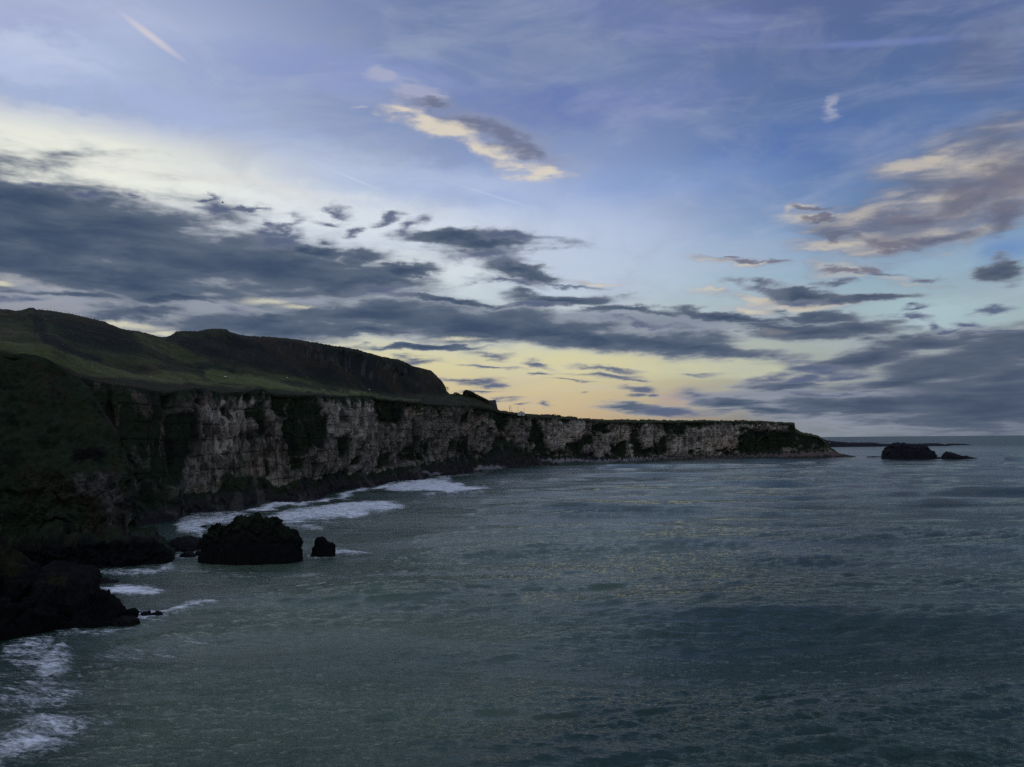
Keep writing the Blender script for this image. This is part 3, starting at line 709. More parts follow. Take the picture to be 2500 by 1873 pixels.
def main_paint(P, S, T, px, py, fine):
    veg_shade, w1, w2, f3, led, big, fis = fine
    z = P[..., 2]
    nx = px + 4 * fbm(S / 9, z / 7, oct=3, seed=101); ny = py + 4 * fbm(S / 9, z / 7, oct=3, seed=102)
    n1 = fbm(S / 14, z / 9, oct=5, seed=111, gain=.6)
    n2 = fbm(S / 2.4, z / 11.0, oct=4, seed=121, gain=.6)
    farf = sstep(px, 1250, 1350)
    # limestone
    lime = mixc(np.broadcast_to(LIMED, P.shape), LIME, sstep(n1 * .8 + n2 * .7 + (w2[2] - .5) * .9, -0.75, 0.7))
    b = np.ones(px.shape)
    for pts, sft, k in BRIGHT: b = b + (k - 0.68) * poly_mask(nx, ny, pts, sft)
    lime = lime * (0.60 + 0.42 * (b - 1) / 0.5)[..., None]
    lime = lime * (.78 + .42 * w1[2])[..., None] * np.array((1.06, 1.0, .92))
    warm = sstep(fbm(S / 30, z / 18, oct=3, seed=131), 0.1, 0.6)
    lime = lime * (1 + warm[..., None] * np.array((0.08, -0.02, -0.09)))
    # dark stains, joints and plants on ledges
    stain = sstep(n2 + 0.5 * n1, 0.25, 0.75) * (0.55 - .3 * farf)
    lime = mixc(lime, VEG * 1.6, stain)
    holes = sstep(fbm(S / 4.2, z / 6.5, oct=5, seed=125, gain=.6), 0.30, 0.55)
    lime = mixc(lime, VEG * 1.3, holes * (0.75 - .45 * farf))
    lime = mixc(lime, DARKV * 1.5, fis * .7)
    lime = lime * (1 - 0.5 * (led < 0.06) * sstep(fine[3], -.2, .3))[..., None]
    lime = lime * (1 - 0.35 * (w1[1] < 0.03) * (n2 > 0))[..., None]
    left = 1 - sstep(px, 385, 490)
    v2 = np.clip(np.maximum(veg_shade, 1.0 * left * sstep(n1 + 0.6 * n2, -0.75, -0.15)), 0, 1)
    vegc = mixc(np.broadcast_to(VEG, P.shape), BRACK * 0.8, sstep(n1, 0.25, 0.8) * 0.6)
    vegc = mixc(vegc, DARKV, sstep(-n1, 0.1, 0.6))
    vm_ = v2 * (1 - 0.45 * sstep(n2 + n1, 0.7, 1.1) * (px > 470))
    cl = mixc(lime, vegc, vm_)  # plant colour also carries the painted shade of recesses and caves
    # top fringe of the face is turf
    fr = sstep(T + 0.10 * n2 + .05 * n1, 2.88, 2.97)
    cl = mixc(cl, vegc * 1.2, fr)
    # shore
    sh = mixc(np.broadcast_to(SHORE, P.shape), vegc, sstep(T + .3 * n1, 1.35, 1.75))
    wetl = sstep(z, 2.6, 1.0); sh = mixc(sh, BASALT * 1.3, wetl * (px < 1150))
    sh = mixc(sh, LIMED * 0.7, sstep(fbm(P[..., 0] / 5, P[..., 1] / 8, oct=4, seed=141), 0.35, 0.6) * 0.7)
    peb = np.maximum.reduce([poly_mask(nx + 8 * n2, py + 5 * n2 + 3 * n1, p_, 2.0) for p_ in (
        [(1158, 1139), (1200, 1137), (1238, 1140), (1225, 1146), (1180, 1149), (1160, 1147)],
        [(1318, 1122), (1390, 1121), (1470, 1122), (1560, 1119), (1560, 1124), (1450, 1127), (1390, 1131), (1340, 1128)],
        [(1560, 1119), (1800, 1112), (1900, 1108), (1990, 1103), (2036, 1097), (2060, 1110), (1990, 1114), (1800, 1115), (1560, 1122)],
        [(1030, 1150), (1080, 1154), (1070, 1160), (1030, 1156)])])
    pk = mixc(np.broadcast_to(PEB, P.shape), LIMED * np.array((1.25, 1.0, 1.0)), sstep(px, 1560, 1700))
    sh = mixc(sh, pk, peb * np.clip(0.85 + 0.3 * n2, 0, 1))
    # turf
    n3 = fbm(P[..., 0] / 28, P[..., 1] / 40, oct=5, seed=151, gain=.6)
    tf = mixc(np.broadcast_to(OLIVE, P.shape), BRACK, sstep(n3, -0.1, 0.6))
    tf = mixc(tf, VEG * 1.1, sstep(-n3, 0.05, 0.6) * .85)
    n4 = fbm(P[..., 0] / 5, P[..., 1] / 7, oct=5, seed=155, gain=.65)
    tf = tf * (1 + .55 * n4)[..., None]
    edge = 1 - sstep(T + .25 * n3, 3.1, 3.5)
    tf = mixc(tf, mixc(np.broadcast_to(BRACK * .8, P.shape), VEG, sstep(n3, -.3, .4)), edge * 0.8)
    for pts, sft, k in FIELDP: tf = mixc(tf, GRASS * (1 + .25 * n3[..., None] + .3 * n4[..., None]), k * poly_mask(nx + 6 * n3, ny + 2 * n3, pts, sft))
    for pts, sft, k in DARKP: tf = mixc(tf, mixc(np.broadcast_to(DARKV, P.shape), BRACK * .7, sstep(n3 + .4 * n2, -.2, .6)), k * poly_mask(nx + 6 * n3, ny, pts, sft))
    cg = sstep(fbm(S / 4, z / 9, oct=4, seed=171), 0.28, 0.6) * poly_mask(px, py, [(650, 835), (930, 880), (1070, 930), (1075, 960), (900, 925), (680, 860)], 8)
    tf = mixc(tf, LIMED * .55, cg * 0.7)
    far = sstep(px, 1214, 1300); tf = mixc(tf, mixc(np.broadcast_to(GRASS * .8, P.shape), BRACK * .7, sstep(n3, .1, .6)), far * .35)
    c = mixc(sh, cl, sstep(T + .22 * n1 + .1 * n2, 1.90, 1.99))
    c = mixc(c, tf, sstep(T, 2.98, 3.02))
    rock = sstep(T, 1.9, 2.0) * (1 - fr) * (1 - sstep(T, 2.98, 3.0)) * (1 - 0.7 * vm_)
    return np.clip(c, 0.004, 0.8), rock

def build_main():
    x = np.unique(np.concatenate([np.linspace(-500, 0, 90), np.linspace(0, 430, 260), np.linspace(430, 1300, 1100), np.linspace(1300, 2090, 640)]))
    y1 = tab(x, W1)
    K1 = at(x, y1)
    D1 = K1[:, 1]
    K0 = K1.copy(); K0[:, 1] -= 3; K0[:, 0] += 3 * (x < 1250); K0[:, 2] = -4
    D2 = D1 + tab(x, [(-500, 10), (400, 10), (700, 14), (1000, 20), (1250, 26), (1700, 25), (2000, 12), (2090, 1)])
    K2 = at(x, tab(x, W2), D2)
    D3 = D2 + tab(x, [(-500, 16), (330, 12), (470, 8), (1000, 10), (1300, 12), (1930, 12), (1960, 6), (2050, 2), (2090, .3)])
    K3 = at(x, tab(x, W3), D3)
    K4 = at(x, tab(x, W4), np.maximum(tab(x, W4, 2), D3 + tab(x, [(0, 12), (1900, 8), (2090, .3)])))
    K5 = at(x, tab(x, SKY_), np.maximum(tab(x, SKY_, 2), K4[:, 1] + tab(x, [(0, 20), (1900, 10), (2090, .3)])))
    dirv = K5[:, :2] / np.linalg.norm(K5[:, :2], axis=1)[:, None]
    K6 = K5.copy(); K6[:, :2] += dirv * tab(x, [(0, 60), (1900, 30), (2020, 10), (2090, .5)])[:, None]; K6[:, 2] = K5[:, 2] * 0.82
    K7 = K6.copy(); K7[:, :2] += dirv * tab(x, [(0, 300), (1300, 300), (1900, 90), (2020, 20), (2090, .5)])[:, None]; K7[:, 2] = -4
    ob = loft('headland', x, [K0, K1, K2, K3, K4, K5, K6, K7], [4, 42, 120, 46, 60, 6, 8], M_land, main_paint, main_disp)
    tag(ob, kind='structure')
    return x, K3, K4, K5
MX, MK3, MK4, MK5 = build_main()

def land_point(px, py, lo=None):
    """a point on the bench between cliff edge and crest seen at (px,py)"""
    i = int(np.argmin(np.abs(MX - px)))
    best = None
    for a, b in ((MK3[i], MK4[i]), (MK4[i], MK5[i])):
        for t in np.linspace(0, 1, 60):
            p = a * (1 - t) + b * t
            q = to_px(p[None])[1][0]
            if best is None or abs(q - py) < best[0]: best = (abs(q - py), p)
    return best[1]

# near spurs on the left -------------------------------------------------------
def near_disp(P, S, T, px, py):
    z = P[..., 2]
    d = 1.3 * fbm(P[..., 0] / 12, P[..., 1] / 12, z / 9, oct=6, seed=201, gain=.55)
    low = sstep(T, .95, 1.2) * (1 - sstep(T, 3.6, 4.2))
    d = d + (2.6 * (worley(S / 3.8, z / 2.6, 211)[2] - 0.5) + 1.0 * (worley(S / 1.3, z / 1.2, 215)[2] - 0.5) + 1.6 * fbm(P[..., 0] / 3.5, P[..., 1] / 3.5, z / 3, oct=5, seed=218, gain=.6)) * low
    d = d + .55 * fbm(P[..., 0] / 2.6, P[..., 1] / 2.6, z / 2.6, oct=4, seed=219, gain=.65)
    d = d + sstep(T, 1.8, 3.0) * (2.6 * fbm(S / 8 + z / 30, z / 42, oct=4, seed=227, gain=.55) + 1.5 * fbm(P[..., 0] / 5, P[..., 1] / 5, z / 5, oct=4, seed=228, gain=.6))
    crest = np.exp(-((T - 5.0) / 0.12) ** 2) * (T > 4)
    d = d * (1 - .55 * crest) * tab(px, [(-500, 1), (300, 1), (420, .4), (428, .1)]) * sstep(T, .6, 1.2)
    return d, None

def spurB_paint(P, S, T, px, py, fine):
    z = P[..., 2]
    n1 = fbm(P[..., 0] / 9, P[..., 1] / 9, z / 9, oct=5, seed=221, gain=.6)
    n2 = fbm(S / 2.2, z / 5, oct=4, seed=231, gain=.6)
    c = mixc(np.broadcast_to(VEG * 1.6, P.shape), BRACK * 1.1, sstep(n1, 0.0, 0.7) * .8)
    c = mixc(c, DARKV * .6, sstep(-n1, 0.0, .6))
    c = mixc(c, np.array((.030, .036, .012)), sstep(n1 + n2 * .5, .2, .8) * poly_mask(px, py, [(190, 1020), (240, 1010), (300, 1110), (320, 1150), (290, 1150), (230, 1090)], 10))
    c = mixc(c, np.array((.050, .036, .028)), .7 * poly_mask(px + 5 * n1, py, [(235, 985), (262, 1010), (300, 1060), (312, 1090), (290, 1075), (255, 1030)], 5))
    crag = poly_mask(px + 5 * n1, py + 5 * n2, [(180, 1160), (240, 1152), (322, 1150), (330, 1290), (255, 1290), (250, 1220), (185, 1205)], 7)
    lm = mixc(np.broadcast_to(LIMED * .6, P.shape), LIMED * 1.6, sstep(n2 + .5 * n1, -.1, .8))
    c = mixc(c, lm, crag * sstep(n2 + n1, -.5, .2) * .8)
    led = poly_mask(px, py, [(290, 1300), (400, 1308), (390, 1330), (320, 1322)], 5)
    c = mixc(c, LIMED * .45, led * .7)
    c = mixc(c, BASALT * .8, (1 - sstep(T, 1.7, 2.4)) * (1 - .0 * led))
    return np.clip(c, .003, .8), crag * .8 + .2

def build_B():
    x = np.linspace(-500, 427, 520)
    K1 = at(x, tab(x, [(-500, 1420), (0, 1398), (235, 1388), (290, 1384), (365, 1380), (400, 1377), (420, 1373), (425, 1366), (428, 1360)]))
    D = K1[:, 1]
    K0 = K1.copy(); K0[:, 1] -= 2; K0[:, 2] = -3
    K2 = at(x, tab(x, [(-500, 1345), (0, 1340), (235, 1320), (330, 1320), (380, 1318), (405, 1330), (418, 1345), (428, 1358)]), D + 3.5)
    K3 = at(x, tab(x, [(-500, 1290), (240, 1290), (330, 1292), (390, 1314), (410, 1326), (420, 1343), (428, 1357)]), D + tab(x, [(-500, 14), (300, 14), (400, 14), (428, 4)]))
    K4 = at(x, tab(x, [(-500, 1160), (240, 1150), (300, 1150), (322, 1160), (333, 1250), (345, 1290), (395, 1312), (412, 1325), (428, 1356)]), D + tab(x, [(-500, 20), (300, 22), (330, 24), (345, 26), (400, 22), (428, 5)]))
    K5 = at(x, tab(x, [(-500, 800), (0, 859), (60, 862), (120, 878), (160, 900), (200, 935), (240, 985), (290, 1050), (312, 1110), (322, 1155), (336, 1248), (348, 1289), (395, 1311), (412, 1324), (428, 1355.5)]),
            D + tab(x, [(-500, 40), (0, 44), (200, 46), (300, 40), (322, 30), (345, 30), (400, 26), (428, 6)]))
    dv = K5[:, :2] / np.linalg.norm(K5[:, :2], axis=1)[:, None]
    K6 = K5.copy(); K6[:, :2] += dv * 12; K6[:, 2] = K5[:, 2] * .75 - .5
    K7 = K6.copy(); K7[:, :2] += dv * tab(x, [(-500, 30), (300, 25), (428, 3)])[:, None]; K7[:, 2] = -3
    ob = loft('near_slope', x, [K0, K1, K2, K3, K4, K5, K6, K7], [3, 30, 16, 70, 110, 6, 6], M_near, spurB_paint, near_disp)
    tag(ob, kind='structure')
build_B()

def spurA_paint(P, S, T, px, py, fine):
    z = P[..., 2]
    n1 = fbm(P[..., 0] / 5, P[..., 1] / 5, z / 5, oct=5, seed=321, gain=.6)
    c = mixc(np.broadcast_to(BASALT * .8, P.shape), DARKV * .7, sstep(n1, 0, .6))
    gm = np.maximum(poly_mask(px + 6 * n1, py + 6 * n1, [(-200, 1290), (30, 1318), (70, 1340), (72, 1388), (40, 1395), (-200, 1380)], 9), poly_mask(px + 5 * n1, py + 5 * n1, [(98, 1402), (130, 1398), (158, 1418), (160, 1432), (110, 1425)], 6))
    c = mixc(c, mixc(np.broadcast_to(np.array((.030, .034, .013)), P.shape), BRACK * .6, sstep(n1, 0, .5)), gm * .85)
    return np.clip(c, .003, .8), np.full(px.shape, .5)

def build_A():
    x = np.linspace(-500, 339, 480)
    K1 = at(x, tab(x, [(-500, 1640), (-150, 1588), (0, 1552), (50, 1545), (90, 1540), (139, 1527), (200, 1525), (262, 1521), (290, 1517), (325, 1509), (339, 1501)]))
    D = K1[:, 1]
    K0 = K1.copy(); K0[:, 1] -= 1.5; K0[:, 2] = -3
    K2 = at(x, tab(x, [(-500, 1530), (0, 1480), (139, 1470), (262, 1472), (302, 1486), (330, 1497), (339, 1499)]), D + tab(x, [(-500, 4), (262, 3), (339, .5)]))
    K3 = at(x, tab(x, [(-500, 1380), (0, 1400), (100, 1430), (180, 1445), (262, 1462), (302, 1480), (330, 1495), (339, 1498)]), D + tab(x, [(-500, 12), (150, 12), (262, 8), (339, 1)]))
    K5 = at(x, tab(x, [(-500, 1240), (0, 1308), (40, 1322), (62, 1340), (75, 1362), (100, 1396), (150, 1403), (180, 1418), (232, 1440), (262, 1456), (302, 1476.5), (335, 1493), (339, 1497)]), D + tab(x, [(-500, 28), (0, 30), (100, 27), (232, 24), (262, 17), (302, 10), (339, 2)]))
    dv = K5[:, :2] / np.linalg.norm(K5[:, :2], axis=1)[:, None]
    K6 = K5.copy(); K6[:, :2] += dv * tab(x, [(-500, 22), (215, 22), (245, 3), (339, 1)])[:, None]; K6[:, 2] = tab(x, [(-500, 6), (150, 4), (215, 2.2), (236, -2), (339, -2)])
    K7 = K6.copy(); K7[:, :2] += dv * 20 * (x < 225)[:, None]; K7[:, 2] = -3
    K7[:, :2] += dv * .5
    ob = loft('near_point', x, [K0, K1, K2, K3, K3 * .5 + K5 * .5, K5, K6, K7], [3, 34, 30, 24, 24, 16, 6], M_near, spurA_paint, near_disp)
    tag(ob, kind='structure')
build_A()

# far low headland and islets as terrain ------------------------------------
def low_rock_strip(name, top, base_py, D, mat, kind=None, label=None, cat=None, group=None, depth=60):
    xs = np.linspace(top[0][0], top[-1][0], max(40, int((top[-1][0] - top[0][0]) * 1.0)))
    ty = tab(xs, top)
    n = 14
    v = np.linspace(-1, 1, n)
    B = at(xs, ty, D)
    rows = []
    for vi in v:
        p = B.copy(); p[:, 1] += vi * depth; p[:, 0] *= (D + vi * depth) / D * .0 + 1
        hgt = np.maximum(B[:, 2], 0.05)
        p[:, 2] = hgt * (1 - abs(vi) ** 3) ** .6 + .12 * hgt * fbm(p[:, 0] / 8, p[:, 1] / 8, oct=4, seed=400) - 0.6
        if abs(vi) == 1: p[:, 2] = -2
        rows.append(p)
    P = np.array(rows)
    c = P[:, :, :2].mean((0, 1)); P[..., :2] -= c
    ob = mesh_obj(name, P, grid_faces(*P.shape[:2]), mat); ob.location = (c[0], c[1], 0)
    return tag(ob, label, cat, group, kind)
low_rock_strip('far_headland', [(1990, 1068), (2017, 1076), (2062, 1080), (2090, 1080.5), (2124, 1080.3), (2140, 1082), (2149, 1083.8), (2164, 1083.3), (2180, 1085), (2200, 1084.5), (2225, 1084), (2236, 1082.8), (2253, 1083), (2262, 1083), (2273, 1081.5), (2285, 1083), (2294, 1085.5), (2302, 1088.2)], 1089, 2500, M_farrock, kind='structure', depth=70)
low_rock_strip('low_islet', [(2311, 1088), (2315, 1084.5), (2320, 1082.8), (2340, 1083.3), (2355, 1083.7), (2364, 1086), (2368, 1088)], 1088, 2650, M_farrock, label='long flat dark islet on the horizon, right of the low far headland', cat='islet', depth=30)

# ------------------------------------------------------------------ sea stacks and rocks
def rock(name, outline, base_py, mat, label, group=None, depth=0.6, seed=0, amp=1.0, cat='rock', res=1.0, dref=None, zexp=.27):
    """outline: photo points of the silhouette left to right; base on the water at base_py"""
    o = np.array(outline, float)
    cx = (o[0, 0] + o[-1, 0]) / 2
    D0 = at(cx, base_py)[1] if dref is None else dref
    W = (o[-1, 0] - o[0, 0]) / F * D0
    dep = W * depth / 2
    Dm = D0 + dep * .6
    nu = int(90 * res) + 20; nv = int(60 * res) + 16
    # dense u following the outline's own length so steep sides stay sharp
    seg = np.concatenate([[0], np.cumsum(np.hypot(np.diff(o[:, 0]), np.diff(o[:, 1])))])
    uu = np.linspace(0, seg[-1], nu)
    ox = np.interp(uu, seg, o[:, 0]); oy = np.interp(uu, seg, o[:, 1])
    T_ = at(ox, oy, Dm)
    rows = []
    mid = (ox - ox.min()) / (ox.max() - ox.min() + 1e-6) * 2 - 1
    plan = np.sqrt(np.clip(1 - np.abs(mid) ** 3.2, 0.02, 1))
    for v in np.linspace(-1, 1, nv):
        # cross-section: steep sides, rounded rough top
        a = v * math.pi / 2
        yy = math.copysign(abs(math.sin(a)) ** .8, v); zz = max(0.0, math.cos(a)) ** zexp
        p = T_.copy()
        p[:, 1] = Dm + yy * dep * plan
        p[:, 2] = -1.0 + (T_[:, 2] + 1.0) * zz
        rows.append(p)
    P = np.array(rows)
    N = grid_normals(P)
    ctr = np.array([P[..., 0].mean(), P[..., 1].mean(), 0])
    sgn = np.sign(np.sum(N * (P - ctr), -1, keepdims=True)); sgn[sgn == 0] = 1
    N = N * sgn
    k = W / 25.0 * amp * 1.7
    X, Y, Z = P[..., 0] / (W / 25), P[..., 1] / (W / 25), P[..., 2] / (W / 25)
    d = 0.5 * fbm(X / 5, Y / 5, Z / 5, oct=5, seed=500 + seed, gain=.6) + 0.45 * fbm(X / .9, Y / .9, Z / .9, oct=3, seed=520 + seed) + 0.8 * (worley(X / 2.0 + Y / 3, Z / 2.6, 540 + seed)[2] - .5) + .5 * (worley(X / .9 + Y / 1.2, Z / 1.1, 560 + seed)[2] - .5)
    d = d - .7
    edge = sstep(np.abs(np.linspace(-1, 1, nv)), 1.0, .85)[:, None]
    P = P + N * (d * k * 0.8)[..., None] * (0.35 + .65 * edge)[..., None]
    base = np.array([ctr[0], ctr[1], 0]); P = P - base
    ob = mesh_obj(name, P, grid_faces(*P.shape[:2]), mat)
    ob.location = base
    return tag(ob, label, cat, group)

rock('sea_stack', [(485, 1372), (487, 1345), (492, 1328), (497, 1318), (499, 1306), (508, 1293), (517, 1287), (521, 1276), (528, 1273), (536, 1280), (540, 1283), (548, 1277), (554, 1277), (560, 1285), (566, 1284), (570, 1274), (574, 1272), (575, 1257), (590, 1252), (602, 1256), (615, 1252), (632, 1253), (637, 1265), (645, 1270),
     (650, 1263), (660, 1258), (674, 1260), (682, 1270), (685, 1284), (690, 1287), (695, 1283), (703, 1291), (712, 1288), (721, 1290), (732, 1300), (737, 1318), (739, 1344), (741, 1368), (740, 1374)], 1372, M_basalt, 'big black rock with a ragged flat crest in the near bay, the widest one there', depth=.55, seed=1, amp=.75, cat='sea stack', res=2.2)
rock('sea_rock', [(759, 1356), (761, 1345), (762, 1337), (769, 1329), (769, 1317), (774, 1311), (785, 1309), (793, 1311), (798, 1319), (806, 1324), (812, 1323), (819, 1330), (819, 1335), (810, 1341), (803, 1350), (797, 1356)], 1356, M_basalt, 'small black rock with a knobbly top, standing right of the big black one', depth=.7, seed=2, amp=.8, res=1.2)
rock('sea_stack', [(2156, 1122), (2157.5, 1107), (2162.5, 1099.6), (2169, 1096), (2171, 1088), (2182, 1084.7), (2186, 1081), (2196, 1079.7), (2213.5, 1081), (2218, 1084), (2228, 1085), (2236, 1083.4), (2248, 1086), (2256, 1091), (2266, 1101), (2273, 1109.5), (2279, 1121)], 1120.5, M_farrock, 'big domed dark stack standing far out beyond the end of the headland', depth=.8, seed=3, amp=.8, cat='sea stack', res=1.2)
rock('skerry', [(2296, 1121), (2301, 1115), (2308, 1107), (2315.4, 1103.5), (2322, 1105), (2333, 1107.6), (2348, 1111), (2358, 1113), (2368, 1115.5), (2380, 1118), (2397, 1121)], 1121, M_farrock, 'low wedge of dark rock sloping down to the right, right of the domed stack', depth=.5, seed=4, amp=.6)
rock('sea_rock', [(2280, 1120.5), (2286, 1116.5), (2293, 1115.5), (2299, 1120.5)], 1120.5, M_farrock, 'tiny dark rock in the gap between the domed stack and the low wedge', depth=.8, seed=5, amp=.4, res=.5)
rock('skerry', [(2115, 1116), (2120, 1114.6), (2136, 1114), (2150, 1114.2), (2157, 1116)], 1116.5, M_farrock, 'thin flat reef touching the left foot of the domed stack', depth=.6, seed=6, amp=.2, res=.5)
rock('sea_rock', [(438, 1357), (446, 1350), (456, 1345), (466, 1347), (477, 1356)], 1357, M_wet, 'low dark dome awash to the left of the big black rock', depth=.9, seed=7, amp=.5, res=.6)
rock('sea_rock', [(446, 1342), (455, 1337.5), (468, 1338), (472, 1342)], 1342, M_wet, 'flat dark slab awash just behind the low dome', depth=.8, seed=8, amp=.4, res=.5)
rock('sea_rock', [(476, 1350), (482, 1344), (490, 1346), (494, 1351)], 1351, M_wet, 'little rock tight against the left foot of the big black rock', depth=.8, seed=9, amp=.5, res=.5)
rock('sea_rock', [(486, 1287), (491, 1283.5), (499, 1282), (506, 1286)], 1287.5, M_wet, 'rounded rock in the foam behind the big black rock, the right one of the pair', 'rocks in the foam', depth=.8, seed=10, amp=.5, res=.5)
rock('sea_rock', [(461, 1286), (466, 1283.5), (472, 1284.5), (477, 1287)], 1287, M_wet, 'rounded rock in the foam behind the big black rock, left one, nearer the shore', 'rocks in the foam', depth=.8, seed=11, amp=.5, res=.5)
rock('rock_shelf', [(405, 1340), (414, 1322), (432, 1311), (450, 1308), (470, 1311), (484, 1315), (500, 1320), (506, 1326)], 1338, M_wet, 'low dark shelf of rock running out from shore behind the big black rock', depth=1.3, seed=13, amp=.7, zexp=.9, cat='rock shelf')
rock('reef', [(222, 1424), (234, 1410), (250, 1411), (262, 1417), (277, 1417), (288, 1418), (294, 1424)], 1426, M_wet, 'low reef pointing into the small cove on the left', depth=1.0, seed=14, amp=.7, zexp=.7, res=.8, cat='rock')
rock('sea_rock', [(338, 1500), (346, 1493), (360, 1491), (366, 1497), (378, 1495), (388, 1491), (394, 1497), (400, 1500)], 1501, M_wet, 'broken low rocks just off the tip of the near point', depth=.6, seed=15, amp=.9, zexp=.6, res=.6)
rock('sea_rock', [(272, 1521), (285, 1509), (300, 1502), (318, 1503), (332, 1506), (342, 1511)], 1520, M_wet, 'dark boulder washed by foam under the near point', depth=.7, seed=16, amp=.9, zexp=.6, res=.8)

# ------------------------------------------------------------------ sea
def ocean_tile(L, N, lo, hi, ang, spread, seed):
    """periodic wave field of one band of wavelengths, unit slope"""
    r = np.random.default_rng(seed)
    k1 = 2 * math.pi * np.fft.fftfreq(N, L / N)
    kx, ky = np.meshgrid(k1, k1)
    k = np.hypot(kx, ky) + 1e-9
    lam = 2 * math.pi / k
    th = np.arctan2(kx, ky) - math.radians(ang)
    dirf = np.abs(np.cos(th)) ** spread
    amp = k ** -2.0 * dirf * np.exp(-(hi / 60.0) * 0) * sstep(lam, lo * .8, lo * 1.1) * (1 - sstep(lam, hi * .9, hi * 1.2))
    hk = amp * (r.normal(size=k.shape) + 1j * r.normal(size=k.shape))
    H = np.real(np.fft.ifft2(hk))
    gy, gx = np.gradient(H, L / N)
    return (H / np.sqrt((gx ** 2 + gy ** 2).mean())).astype(np.float32)

def tile_sample(T_, L, X, Y):
    N = T_.shape[0]
    u = (X / L * N) % N; v = (Y / L * N) % N
    i = np.floor(u).astype(np.int64); j = np.floor(v).astype(np.int64)
    fu = u - i; fv = v - j; i %= N; j %= N; i2 = (i + 1) % N; j2 = (j + 1) % N
    return (T_[j, i] * (1 - fu) + T_[j, i2] * fu) * (1 - fv) + (T_[j2, i] * (1 - fu) + T_[j2, i2] * fu) * fv

